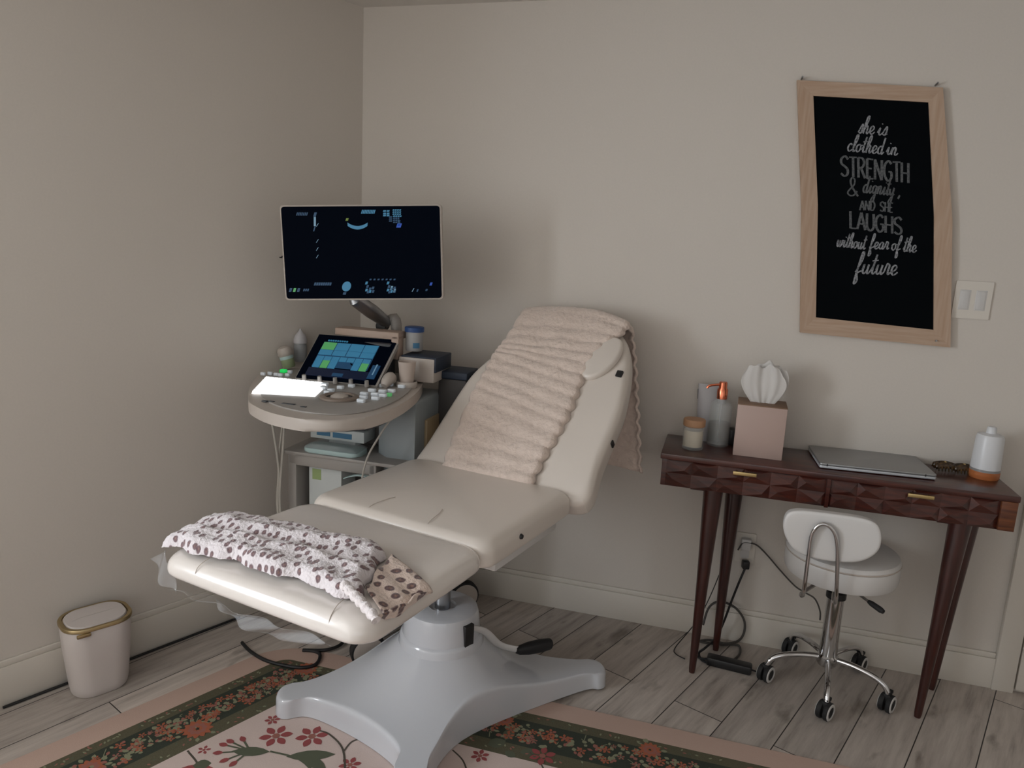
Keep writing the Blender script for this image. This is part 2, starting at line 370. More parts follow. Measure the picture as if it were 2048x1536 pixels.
bands = [(0, .085, 0), (.085, .125, 1), (.125, .245, 2), (.245, .30, 1)]
A0, B0, A9, B9 = .305, .655, 2.75, 2.45
def band(o0, o1, mi):
    n = 8
    def loop(o):
        r_ = max(.12-o, .02); pts = []
        for k in range(n+1):
            t = R(90*k/n); pts.append((A0+o+r_-r_*math.cos(t), B0+o+r_-r_*math.sin(t)))
        return [(A0+o, B9-o)]+pts+[(A9-o, B0+o), (A9-o, B9-o)]
    Lo, Li = loop(o0), loop(o1); m = len(Lo)
    vo = [rb.verts.new(ab(a, b_, H_)) for a, b_ in Lo]; vi = [rb.verts.new(ab(a, b_, H_)) for a, b_ in Li]
    for i in range(m):
        f = rb.faces.new((vo[i], vo[(i+1) % m], vi[(i+1) % m], vi[i])); f.material_index = mi
    return vo, vi, Lo
first = None
for o0, o1, mi in bands:
    vo, vi, Lo = band(o0, o1, mi)
    if first is None:
        lowv = [rb.verts.new(ab(a, b_, 0)) for a, b_ in Lo]; m = len(Lo)
        for i in range(m): rb.faces.new((lowv[i], lowv[(i+1) % m], vo[(i+1) % m], vo[i])).material_index = 0
        first = 1
f = rb.faces.new(vi); f.material_index = 3
layer = [0]
def flat(pts, mi):
    layer[0] += 1; z = H_+.0002+.000004*(layer[0] % 250)
    try: rb.faces.new([rb.verts.new((p[0], p[1], z)) for p in pts]).material_index = mi
    except ValueError: pass
def leaf(p, ang, l, w, mi, n=5):
    c, s = math.cos(ang), math.sin(ang); o = []
    for k in range(n+1): t = k/n; o.append((t*l, w*math.sin(PI*t)**.8))
    for k in range(n-1, 0, -1): t = k/n; o.append((t*l, -w*math.sin(PI*t)**.8))
    flat([(p[0]+x*c-y*s, p[1]+x*s+y*c) for x, y in o], mi)
def flower(p, r_, mi, n=6, mc=5):
    for k in range(n): a = 2*PI*k/n+.3; leaf((p[0]+.25*r_*math.cos(a), p[1]+.25*r_*math.sin(a)), a, r_*.85, r_*.26, mi)
    flat([(p[0]+r_*.26*math.cos(2*PI*k/8), p[1]+r_*.26*math.sin(2*PI*k/8)) for k in range(8)], mc)
def stem(pts, w, mi=9):
    P = smooth([(*p[:2], 0) for p in pts], 5)
    Lf, Rt = [], []
    for i, p in enumerate(P):
        t = (P[min(i+1, len(P)-1)]-P[max(i-1, 0)]).normalized(); n_ = V((-t.y, t.x, 0))*w/2; Lf.append(p+n_); Rt.append(p-n_)
    for i in range(len(P)-1): flat([Lf[i], Lf[i+1], Rt[i+1], Rt[i]], mi)
rugm = [m_rp, m_ro, m_rg, m_rc, m_r1, m_r2, m_r3, m_r4, m_r5, m_r6]
def G(x, y): return onz(x, y, H_)
rr = random.Random(3)
# border sprays
def spray(a, b_):
    p = ab(a, b_); k = rr.random()
    if k < .38: leaf(p, rr.uniform(0, 6.3), rr.uniform(.012, .024), rr.uniform(.004, .008), 7)
    elif k < .62: leaf(p, rr.uniform(0, 6.3), rr.uniform(.010, .02), rr.uniform(.004, .008), 8)
    elif k < .80: flower(p, rr.uniform(.010, .017), 5, 5, 8)
    elif k < .92: flower(p, rr.uniform(.008, .014), 8, 5, 7)
    else: stem([p, p+V((rr.uniform(-.012, .012), rr.uniform(-.012, .012), 0)), p+V((rr.uniform(-.022, .022), rr.uniform(-.022, .022), 0))], .0025, 7)
for i in range(620): spray(A0+rr.uniform(.146, .226), rr.uniform(B0+.14, B9-.2))
for i in range(620): spray(rr.uniform(A0+.14, A9-.2), B0+rr.uniform(.146, .226))
for i in range(500):  # little marks in the olive bands
    if rr.random() < .5: p = ab(A0+rr.choice((rr.uniform(.097, .112), rr.uniform(.257, .288))), rr.uniform(B0+.12, B9-.2))
    else: p = ab(rr.uniform(A0+.12, A9-.2), B0+rr.choice((rr.uniform(.097, .112), rr.uniform(.257, .288))))
    leaf(p, rr.uniform(0, 6.3), .012, .003, rr.choice((7, 6, 8)))
for px, py, r_ in ((395, 1458, .052), (613, 1338, .045), (180, 1536, .045), (1010, 1440, .035), (1300, 1500, .04)):
    p = G(px, py)
    for ring, n, m_ in ((.8, 12, 5), (.5, 8, 8), (.25, 5, 5)):
        for k in range(n): a = 2*PI*k/n+ring; leaf((p.x+ring*r_*.35*math.cos(a), p.y+ring*r_*.35*math.sin(a)), a, r_*ring*.75, r_*.17, m_)
    for k in range(6): a = rr.uniform(0, 6.3); leaf((p.x+r_*.8*math.cos(a), p.y+r_*.8*math.sin(a)), a, .02, .006, 7)
# field motifs
for px, py, r_ in ((552, 1472, .045), (624, 1473, .045), (1085, 1512, .038), (960, 1512, .026), (700, 1530, .03), (545, 1440, .022)): flower(G(px, py), r_, 4, 6, 8)
stem([G(540, 1503), G(600, 1520), G(640, 1560)], .007, 6)
p0 = G(500, 1502)
for px, py in ((448, 1490), (437, 1506), (452, 1520), (487, 1481), (470, 1525), (462, 1484)):
    q = G(px, py); stem([p0, q], .006, 6); d_ = (q-p0); leaf(q-d_*.15, math.atan2(d_.y, d_.x), .030, .009, 4)
leaf(G(540, 1504), math.atan2(*((G(470, 1503)-G(540, 1504)).yx)), .11, .02, 6)
leaf(G(572, 1514), .15, .14, .022, 6); leaf(G(600, 1512), -.5, .10, .02, 6)
stem([G(690, 1560), G(686, 1500), G(660, 1470), G(640, 1462)], .006); stem([G(686, 1505), G(702, 1485), G(720, 1478)], .005); stem([G(375, 1502), G(392, 1522), G(400, 1540)], .006)
flower(G(408, 1500), .018, 4, 5, 4); leaf(G(360, 1537), .1, .09, .016, 4); leaf(G(385, 1532), .3, .05, .02, 6)
leaf(G(1010, 1480), 1.2, .06, .018, 6); leaf(G(975, 1490), .4, .06, .022, 6); leaf(G(1040, 1505), .2, .05, .016, 6); leaf(G(1030, 1515), 2.4, .04, .014, 6)
stem([G(1060, 1505), G(1080, 1525), G(1090, 1545)], .005); stem([G(905, 1500), G(925, 1520), G(935, 1545)], .005)
for i in range(26):
    a, b_ = rr.uniform(A0+.45, A9-.45), rr.uniform(B0+.75, B9-.35); p = ab(a, b_)
    flower(p, rr.uniform(.03, .05), rr.choice((4, 5)), 6, 8); leaf(p+V((.05, .02, 0)), rr.uniform(0, 6), .1, .02, 6); stem([p, p+V((.05, -.06, 0)), p+V((.02, -.14, 0))], .006)
tag(obj('rug', rb, rugm, sm=False), 'floral rug with a pink edge and dark green flowered border under the treatment bed', 'rug')

# ------------------------------------------------------------------ waste bin
bc = FL.hit(203, 1352, 'z', 0)
bc = FL.hit(180, 1350, 'z', 0)
print('BIN', bc)
FBIN = Fr(FL.w(bc.x, min(bc.y, -.097), 0), AZL-6)
t = thing('waste_bin', 'small white plastic waste bin with a gold rim by the left wall', 'bin', FBIN)
def binsec(w_, r_, z, n=8): w_ *= .82; r_ *= .82; z *= .87; return [(x, y, z) for x, y in rrect(w_, w_*.80, r_*.9, n)]
def loft(b, secs, cap=(True, True)):
    rows = [[b.verts.new(p) for p in s] for s in secs]; n = len(rows[0])
    for a, c in zip(rows, rows[1:]):
        for i in range(n): b.faces.new((a[i], a[(i+1) % n], c[(i+1) % n], c[i]))
    if cap[0]: b.faces.new(rows[0][::-1])
    if cap[1]: b.faces.new(rows[-1])
b = nb(); loft(b, [binsec(.185, .07, 0), binsec(.20, .08, .006), binsec(.208, .08, .03), binsec(.235, .085, .18), binsec(.243, .085, .270), binsec(.240, .084, .273)]); obj('body', b, m_binw, t)
b = nb(); loft(b, [binsec(.238, .084, .270), binsec(.250, .088, .273), binsec(.251, .088, .282), binsec(.246, .086, .286), binsec(.222, .078, .286), binsec(.220, .078, .280)]); obj('rim', b, m_gold, t, label='gold rim')
b = nb(); loft(b, [binsec(.214, .076, .276), binsec(.214, .076, .284), binsec(.207, .073, .289), binsec(.10, .045, .2915)]); obj('lid', b, m_binw, t)
b = nb(); box(b, (-.074, -.087, .226), (-.035, -.078, .237), .002); obj('latch', b, m_gold, t, label='gold latch')

# ------------------------------------------------------------------ treatment bed
c0 = V((-.190, 2.222, .0078)); FT = Fr(c0, -29)
bed = thing('treatment_bed', 'cream vinyl hydraulic treatment bed with raised backrest and white pedestal base', 'bed', FT)
X0 = .09; SY0, SY1, SW = -.39, .118, .60; ZT = .76; TH = .080
# pedestal base: four lobed glossy shell
cb = FT.l
def lp_(px, py): p = FT.hit(px, py, 'z', 0); return V((p.x, p.y, 0))
def tipset(P, wd, back=.11):
    d = P.normalized(); n_ = V((-d.y, d.x, 0)); L = P.length
    return [d*(L-back)-n_*wd*1.02, d*(L-.035)-n_*wd*.92, d*(L-.008)-n_*wd*.62, d*L, d*(L-.008)+n_*wd*.62, d*(L-.035)+n_*wd*.92, d*(L-back)+n_*wd*1.02]
tR, tL, tF = lp_(1208, 1362), lp_(552, 1422), lp_(812, 1600); tB = -tF.normalized()*.37
def valley(p, q, r_):
    d = (p.normalized()+q.normalized()).normalized(); return [d*r_]
order_ = [(tR, .050), (tB, .050), (tL, .052), (tF, .050)]
outl = []
vr = [.19, .19, .175, .205]
vl = [valley(tR, tB, .20)[0], valley(tB, tL, .19)[0], lp_(722, 1482), lp_(942, 1468)]
print('VAL', vl)
for i, (P, wd) in enumerate(order_): outl += tipset(P, wd)+[vl[i]]
outl = smooth(outl, 7, True)
for _ in range(2): outl = [(outl[i-1]+outl[i]*2+outl[(i+1) % len(outl)])/4 for i in range(len(outl))]
b = nb(); NR = 34; rows = []; RT = .132
def hb_(d): return .058+.150*math.exp(-(max(d, 0)/.115)**1.15)
for j in range(NR+1):
    row = []
    t_ = j/NR
    for p in outl:
        Ro = p.length; d = p.normalized()
        if t_ <= .76: s_ = t_/.76; P = d*RT+(d*(Ro-.014)-d*RT)*s_; h = hb_(P.length-RT)
        else:
            s_ = (t_-.76)/.24; hR = hb_(Ro-.014-RT)
            if s_ < .5: P = d*(Ro-.014+.014*math.sin(s_*PI)); h = hR-.018*(1-math.cos(s_*PI))
            else: P = d*(Ro+.003*(s_-.5)); h = (hR-.018)*(1-(s_-.5)*2)
        row.append(b.verts.new((P.x, P.y, max(h, 0))))
    rows.append(row)
for a, c in zip(rows, rows[1:]):
    for i in range(len(outl)): b.faces.new((a[i], a[(i+1) % len(outl)], c[(i+1) % len(outl)], c[i]))
b.faces.new(rows[0])
base = obj('base', b, m_gloss, bed, label='glossy white four-lobed base')
b = nb(); lathe(b, [(0, .185), (.136, .185), (.140, .192), (.139, .202), (.136, .222), (.134, .228), (.127, .234), (.125, .255), (.119, .302), (.114, .314), (.102, .320), (.045, .320), (.042, .312), (0, .312)], 64)
col = obj('column_cover', b, m_gloss, bed, label='stepped white column cover')
# slot with pedal lever
pl = FT.hit(940, 1272, 'z', .26)
ang = math.atan2(FT.l(onz(990, 1330)).y, FT.l(onz(990, 1330)).x)
b = nb(); Mz = Matrix.Rotation(ang+.25-.75, 4, 'Z')
bestA = min([(abs(proj(FT.w(.128*math.cos(R(q)), .128*math.sin(R(q)), .25))[0]-938), q) for q in range(-85, 10)])[1]
Mz = Matrix.Rotation(R(bestA), 4, 'Z'); box(b, (.095, -.019, .205), (.1305, .019, .298), .002, M4=Mz); obj('slot', b, m_blackp, bed, label='black slot in the column cover')
b = nb(); P1 = V((.115*math.cos(R(bestA)), .115*math.sin(R(bestA)), .285)); P2 = FT.hit(1000, 1290, 'z', .17); P3 = FT.hit(1040, 1300, 'z', .15)
tube(b, smooth([P1, (P1+P2)/2+V((0, 0, .02)), P2, P3], 5), .014, 10, flat=.5); ped = obj('pedal_lever', b, m_metalw, bed)
b = nb(); P4 = FT.hit(1098, 1288, 'z', .15); dd = (P4-P3)
tube(b, [P3-dd*.12+V((0, 0, 0)), P3, P3.lerp(P4, .3), P3.lerp(P4, .7), P4, P4+dd*.08], seg=16, radii=[.016, .028, .038, .040, .034, .014], flat=.55); obj('foot_pad', b, m_rubber, ped, label='black rubber foot pad')
b = nb(); lathe(b, [(0, .31), (.026, .31), (.026, ZT-TH-.08), (0, ZT-TH-.08)], 24, c=(0, 0, 0)); obj('piston', b, m_steel, bed, label='steel piston')
# metal frame under the cushions
b = nb(); box(b, (X0-.27, -.30, ZT-TH-.034), (X0+.272, .06, ZT-TH-.002), .008); box(b, (X0-.14, -.62, ZT-TH-.05), (X0+.10, .02, ZT-TH-.03), .006)
box(b, (-.06, -.06, ZT-TH-.09), (.06, .06, ZT-TH-.03), .01); obj('cushion_frame', b, m_metalw, bed, label='white metal cushion frame')
def cushion(pts, z0, z1, bev, dome=.012, crease=None):
    """soft slab over an outline"""
    b = nb(); n = len(pts); cx = sum(p[0] for p in pts)/n; cy = sum(p[1] for p in pts)/n
    rings = []
    prof = [(0, 0), (.0, .0)]
    steps = []
    for k in range(6): a = R(90*k/5); steps.append((bev*(1-math.sin(a)) if False else bev*(1-math.sin(a)), z0+bev*.6*(1-math.cos(a))))
    lowp = [(bev*(1-math.sin(R(90*k/5))), z0+bev*(1-math.cos(R(90*k/5)))*.6) for k in range(6)]
    upp = [(bev*(1-math.cos(R(90*k/6))), z1-bev+bev*math.sin(R(90*k/6))) for k in range(7)]
    inn = [(bev+f_*0, z1) for f_ in ()]
    prf = lowp+upp
    def off(p, d):
        vx, vy = p[0]-cx, p[1]-cy; l = math.hypot(vx, vy); 
        hx = max(abs(q[0]-cx) for q in pts); hy = max(abs(q[1]-cy) for q in pts)
        return (cx+vx*(1-d/hx), cy+vy*(1-d/hy))
    for d, z in prf: rings.append([b.verts.new((*off(p, d), z)) for p in pts])
    for f_ in (.86, .7, .52, .34, .16):
        z = z1+dome*(1-f_*f_)**1.0
        hx = max(abs(q[0]-cx) for q in pts); hy = max(abs(q[1]-cy) for q in pts)
        rings.append([b.verts.new((cx+(p[0]-cx)*(1-bev/hx)*f_, cy+(p[1]-cy)*(1-bev/hy)*f_, z)) for p in pts])
    for a, c in zip(rings, rings[1:]):
        for i in range(n): b.faces.new((a[i], a[(i+1) % n], c[(i+1) % n], c[i]))
    b.faces.new(rings[0][::-1]); b.faces.new(rings[-1]); return b
def dense(pts, n=5):
    o = []
    for i, p in enumerate(pts):
        q = pts[(i+1) % len(pts)]
        for k in range(n): o.append((p[0]+(q[0]-p[0])*k/n, p[1]+(q[1]-p[1])*k/n))
    return o
def bedout(y0, y1, w0, w1, r_, n=6):
    """rounded trapezoid outline centred on X0"""
    o = []
    for (sx, yy, ww, a0) in ((1, y0, w0, -90), (1, y1, w1, 0), (-1, y1, w1, 90), (-1, y0, w0, 180)):
        sy = -1 if yy == y0 else 1
        for k in range(n+1):
            a = R(a0+90*k/n); o.append((X0+sx*(ww/2-r_)+r_*math.cos(a), yy-sy*r_+r_*math.sin(a)))
    return o
def seam(pts, r_=.0016): 
    b = nb(); tube(b, pts, r_, 6); return b
b = cushion(dense(bedout(SY0, SY1, SW, SW, .045), 1), ZT-TH, ZT, .034, .010)
seat = obj('seat_cushion', b, m_vinyl, bed, mods=(SUB(1),))
m_seam = mat('seam_beige', (.50, .44, .39), .6)  # beige of the stitching and the stool piping
for x in (-.10, .10):
    b = nb(); tube(b, smooth([(X0+x, -.383, ZT-.018), (X0+x*.98, -.355, ZT+.0015), (X0+x*.9, -.30, ZT+.006), (X0+x*.8, -.27, ZT+.0070)], 4), .0009, 6); obj('stitching', b, m_seam, seat)
LZ = ZT-.010
b = cushion(dense(bedout(-.838, -.375, .590, .595, .06), 1), LZ-TH+.022, LZ, .032, .007)
leg = obj('leg_cushion', b, m_vinylf, bed, mods=(SUB(1),))
for v in leg.data.vertices:   # foot end drops a little
    t_ = max(0, (-.37-v.co.y)/.46); v.co.z -= .006*t_
    if v.co.x < X0: v.co.x -= .040*t_*min(1, (X0-v.co.x)/.2); v.co.z -= .006*t_*min(1, (X0-v.co.x)/.25)
for x in (-.20, .20):
    b = nb(); tube(b, smooth([(X0+x, -.8345, LZ-.034), (X0+x*.99, -.828, LZ-.015), (X0+x*.96, -.80, LZ-.001), (X0+x*.92, -.76, LZ-.002)], 4), .0009, 6); obj('stitching', b, m_seam, leg)
b = nb(); q = FT.hit(1042, 1073, 'x', X0+.30); lathe(b, [(0, .006), (.006, .006), (.008, 0), (0, 0)], 16, M4=Matrix.Translation((X0+SW/2-.001, q.y, q.z)) @ Matrix.Rotation(R(90), 4, 'Y')); obj('side_button', b, m_blackp, bed, label='black button on the side of the seat')
# backrest: inclined frame
JY = .085; JZ = ZT-.03
topc = FT.hit(1130, 648, 'x', X0-.01)
vdir = V((0, topc.y-JY, topc.z-JZ)); BL = vdir.length
FBk = Fr(FT.w(X0, JY, JZ), X=FT.X, Z=FT.w(0, -vdir.z, vdir.y)-FT.o)   # local: x width, y up the backrest, z out of its face
BT = .085
print('BACK', vdir, BL, math.degrees(math.atan2(vdir.z, vdir.y)), 'top to wall', FB.l(FT.w(topc.x, topc.y, topc.z)))
fo = [(820, 936), (848, 886), (880, 835), (912, 785), (943, 742), (985, 705), (1015, 672), (1045, 648), (1085, 636), (1140, 634), (1190, 640), (1232, 653), (1254, 680), (1259, 718), (1253, 768), (1240, 822), (1219, 872), (1195, 930), (1168, 1004), (1080, 994), (990, 976), (905, 955)]
fp = [FBk.hit(x, y, 'z', 0) for x, y in fo]
fo2 = smooth([(p.x, p.y, 0) for p in fp], 3, True)
BMat = FT.mat().inverted() @ FBk.mat()
b = cushion([(p.x, p.y) for p in fo2], -BT, 0, .03, .012); bmesh.ops.transform(b, matrix=BMat, verts=b.verts)
back = obj('backrest', b, m_vinyl, bed, mods=(SUB(1),))
b = nb(); c_ = FBk.hit(1205, 722, 'z', .0); pts = [(c_.x+.058*math.cos(a)*1.0+.02*math.sin(a), c_.y+.10*math.sin(a)) for a in [2*PI*k/28 for k in range(28)]]
bb = cushion(pts, 0, .026, .014, .006); b.free(); bmesh.ops.transform(bb, matrix=BMat, verts=bb.verts); obj('head_cushion', bb, m_vinyl, bed, label='small oval side cushion of the headrest')
b = nb(); c_ = FBk.hit(1239, 747, 'z', .004); box(b, (c_.x-.012, c_.y-.013, -.012), (c_.x+.010, c_.y+.013, .006), .002); bmesh.ops.transform(b, matrix=BMat, verts=b.verts); obj('bracket_slot', b, m_blackp, bed, label='square black slot')
b = nb(); c_ = FBk.hit(1226, 890, 'z', -.05); box(b, (c_.x-.010, c_.y-.010, -.055), (c_.x+.004, c_.y+.006, -.03), .002); bmesh.ops.transform(b, matrix=BMat, verts=b.verts); obj('side_button', b, m_blackp, bed, label='small black button on the backrest edge')
b = nb(); box(b, (X0-.10, JY-.05, ZT-TH-.035), (X0+.10, JY+.05, ZT-TH+.01), .006); obj('hinge', b, m_metalw, bed)

# plush throw over the backrest
def bpnt(x, y, z): return FBk.w(x, y, z)
Lpx = [(878, 950), (905, 880), (938, 800), (962, 755), (988, 708), (1004, 688), (1030, 650)]
Rpx = [(1057, 972), (1088, 912), (1115, 868), (1142, 815), (1165, 755), (1200, 700), (1244, 662)]
Lp = smooth([FBk.hit(x, y, 'z', .02) for x, y in Lpx], 4); Rp = smooth([FBk.hit(x, y, 'z', .02) for x, y in Rpx], 4)
ytop = max(p.y for p in fp)
NV1 = len(Lp)
topL, topR = Lp[-1], Rp[-1]
secs = []   # list of (left world pt, right world pt, normal world)
for l_, r_ in zip(Lp, Rp): secs.append((FBk.w(l_.x, l_.y, .012), FBk.w(r_.x, r_.y, .012), FBk.Z))
# over the top
lx, rx = topL.x-.005, topR.x+.01
for k in range(1, 7):
    a = R(90*k/6*1.45); n_ = FBk.Z*math.cos(a)+FBk.Y*math.sin(a); base_ = FBk.w(0, ytop-.042, -.034)
    rad = .050
    c = base_+n_*rad
    secs.append((c+FBk.X*(lx), c+FBk.X*(rx), n_))
# hangs down behind, towards the floor
cl_ = secs[-1][0]; cr_ = secs[-1][1]; outd = V((FBk.Y.x, FBk.Y.y, 0)).normalized()
for k in range(1, 18):
    d = V((0, 0, -.029*k))-outd*(.0015*k)
    secs.append((cl_+d-FBk.X*.001*k, cr_+d+FBk.X*(.0045*k), outd))
NS = len(secs); dist = 0; b = nb(); NU = 40; rows = []
Ls = [0]
for i in range(1, NS): Ls.append(Ls[-1]+(secs[i][1]-secs[i-1][1]).length)
RES = 170
rw = random.Random(5); ph = [rw.uniform(0, 6) for _ in range(12)]
for j in range(RES+1):
    s_ = Ls[-1]*j/RES; i = 0
    while i < NS-2 and Ls[i+1] < s_: i += 1
    f_ = (s_-Ls[i])/max(1e-6, Ls[i+1]-Ls[i]); lp = secs[i][0].lerp(secs[i+1][0], f_); rp = secs[i][1].lerp(secs[i+1][1], f_); n_ = secs[i][2].lerp(secs[i+1][2], f_).normalized()
    w_ = (rp-lp).length; e = (rp-lp).normalized()
    sc = .011*abs(math.sin(s_*PI/.052+.4)); row = []
    for u in range(NU+1):
        t_ = u/NU; x = t_*w_
        lpx = lp-e*sc*(1-t_); rpx = rp+e*sc*t_
        P = lpx.lerp(rpx, t_)
        rid = .006*abs(math.sin(s_*PI/.052+.5*math.sin(x*9+ph[1])+ph[0]*0))+.003*math.sin(x*38+ph[2]+3*math.sin(s_*7))*math.sin(s_*30+ph[3])+rw.uniform(-.0012, .0012)
        ed = min(t_, 1-t_)*w_; rid *= min(1, ed/.02); lift = .016*(1-max(0, 1-ed/.016)**2)
        tb_ = math.exp(-((s_-Ls[NV1+2])/.10)**2); P = P+FBk.Y*(.030*tb_*(1-(2*t_-1)**2))-FBk.Y*(.020*tb_*max(0, t_-.72)/.28)
        endf = min(1, s_/.02); row.append(b.verts.new(P+n_*(rid+lift*(.35+.65*endf))))
    rows.append(row)
for a, c in zip(rows, rows[1:]):
    for i in range(NU): b.faces.new((a[i], a[i+1], c[i+1], c[i]))
bmesh.ops.recalc_face_normals(b, faces=b.faces)
tag(obj('plush_throw', b, m_fluff, mods=(('SOLIDIFY', dict(thickness=.010, offset=-1)),)), 'fluffy cream throw with scalloped ridges draped over the raised backrest', 'throw')

# leopard blanket across the foot of the bed
def legtop(x, y):
    """height of the foot cushion in the bed frame"""
    hw = .27; z = LZ+.010*(1-min(1, abs(x-X0)/.3)**2)-.006*max(0, (-.37-y)/.46)
    return z
lp = [FT.hit(x, y, 'z', LZ+.005) for x, y in ((430, 1020), (322, 1080))]   # far end
rp_ = [FT.hit(x, y, 'z', LZ+.005) for x, y in ((772, 1112), (716, 1200))]     # near end
b = nb(); NU, NV = 110, 44; rw = random.Random(11)
ph = [rw.uniform(0, 6) for _ in range(20)]
def nz(x, y): return math.sin(x*31+ph[0]+2*math.sin(y*23+ph[1]))*math.sin(y*37+ph[2]+1.5*math.sin(x*17+ph[3]))
FA, FBt, NA, NBt = lp[0], lp[1], rp_[0], rp_[1]
rows = []
for j in range(NV+1):
    v = j/NV; row = []
    for i in range(NU+1):
        u = i/NU
        P = FA.lerp(NA, u).lerp(FBt.lerp(NBt, u), v)
        P = P+ (NA-FA).normalized()*(.006*math.sin(v*14+1))*(1 if u > .5 else -1)*abs(u-.5)*2
        P = P+ (FBt-FA).normalized()*(.008*math.sin(u*19+ph[5])+.004*math.sin(u*43))*(v-.5)*2
        z = legtop(P.x, P.y)
        ed = min(v, 1-v)*.2; eu = min(u, 1-u)*.6
        puff = .030*(1-max(0, 1-ed/.022)**2)**.5*(1-max(0, 1-eu/.03)**2)**.5 if ed > 0 and eu > 0 else 0
        fold = .010*math.exp(-((v-.30-.1*math.sin(u*5))/.09)**2)+.008*math.exp(-((v-.72+.12*u)/.08)**2)-.007*math.exp(-((v-.52-.06*math.sin(u*7))/.07)**2)
        h = puff*(1+fold/.03)+.0045*nz(P.x, P.y)*(puff/.03)+rw.uniform(-.0013, .0013)
        # over the rounded edges of the cushion
        ox = max(0, abs(P.x-X0)-.28); z -= min(.02, ox*ox*2)
        row.append(b.verts.new((P.x, P.y, max(z+.002, 0)+h)))
    rows.append(row)
for a, c in zip(rows, rows[1:]):
    for i in range(NU): b.faces.new((a[i], a[i+1], c[i+1], c[i]))
# closed underside
ring = rows[0]+[r_[-1] for r_ in rows[1:]]+rows[-1][-2::-1]+[r_[0] for r_ in rows[-2:0:-1]]
blk = thing('leopard_blanket', 'white and brown leopard spotted plush blanket folded across the foot of the bed', 'blanket', FT)
obj('folded_body', b, m_leo, blk)
# the corner that hangs over the near side of the foot cushion
b = nb(); rows = []
TA = FT.hit(775, 1112, 'z', LZ+.01); TB = FT.hit(722, 1180, 'z', LZ+.005)
C1 = FT.hit(836, 1192, 'x', X0+.302); C2 = FT.hit(748, 1238, 'x', X0+.300)
for j in range(21):
    v = j/20; row = []
    for i in range(25):
        u = i/24
        T = TA.lerp(TB, u); Cc = C1.lerp(C2, u); E = V((X0+.27, T.y, LZ-.006-.006*max(0, (-.37-T.y)/.46)))
        E.x = X0+.30-.02; 
        Ed = E.lerp(V((X0+.30, Cc.y, LZ-.03)), .5); 
        if v < .5: P = T.lerp(Ed, v*2); P.z = max(P.z, T.z-.004-.02*(v*2)**2)
        else: P = Ed.lerp(Cc, (v-.5)*2)
        P = P+V((.010+.004*math.sin(u*9+v*4), 0, .004+.003*math.sin(u*14)))
        row.append(b.verts.new(P))
    rows.append(row)
for a, c in zip(rows, rows[1:]):
    for i in range(24): b.faces.new((a[i], a[i+1], c[i+1], c[i]))
obj('hanging_corner', b, m_leo2, blk, mods=(('SOLIDIFY', dict(thickness=.005, offset=1)),), label='spotted corner hanging over the side')
b = nb(); hm = []
for k in range(15):
    P = rows_pt = None
    t_ = k/14
    P = C2.lerp(TB, 1-t_) if False else (FT.hit(690, 1186, 'z', LZ+.004).lerp(C2+V((.012, -.004, 0)), t_)); P = P+V((0, -.004, .016*(1-t_)**.5+.004))
    hm.append(P)
tube(b, smooth(hm, 3), .011, 10, radii=[.010+.002*math.sin(i*.9) for i in range(43)]); obj('hem', b, m_plushb, blk, label='white fleecy hem')

# clear plastic protector under and around the foot end
b = nb()
def plast(u, v):
    # u along the foot end from far side to near side, v downwards
    a = FT.hit(338, 1180, 'y', -.850).lerp(FT.hit(655, 1282, 'y', -.850), u)
    c = FT.hit(352, 1215, 'y', -.850).lerp(FT.hit(618, 1322, 'y', -.850), u)
    P = a.lerp(c, v*(1.0-.0*u)); P.y += .03*math.sin(u*5+v*2)*v+.008*math.sin(u*23+v*6)+.05*v
    P.z += .0
    return P
grid(b, 60, 16, plast)
cp = single('plastic_protector', b, m_clear, FT, 'clear plastic foot protector sheet hanging below the foot of the bed', 'plastic sheet', mods=(('SOLIDIFY', dict(thickness=.001)),))
b = nb(); P = [FT.hit(x, y, 'y', -.80) for x, y in ((300, 1118), (336, 1098), (348, 1188), (326, 1168))]
grid(b, 8, 8, lambda u, v: P[0].lerp(P[1], u).lerp(P[3].lerp(P[2], u), v)+V((0, .01*math.sin(u*4+v*5), 0)))
obj('side_flap', b, m_clear, cp, mods=(('SOLIDIFY', dict(thickness=.001)),))

# ------------------------------------------------------------------ ultrasound machine
FM = Fr((-.56, 2.62, .0078), -15)
us = thing('ultrasound_machine', 'grey wheeled ultrasound machine with a lit control console and screen on an arm', 'ultrasound machine', FM)
CZ = .965
def mh(px, py, ax, v): return FM.hit(px, py, ax, v)
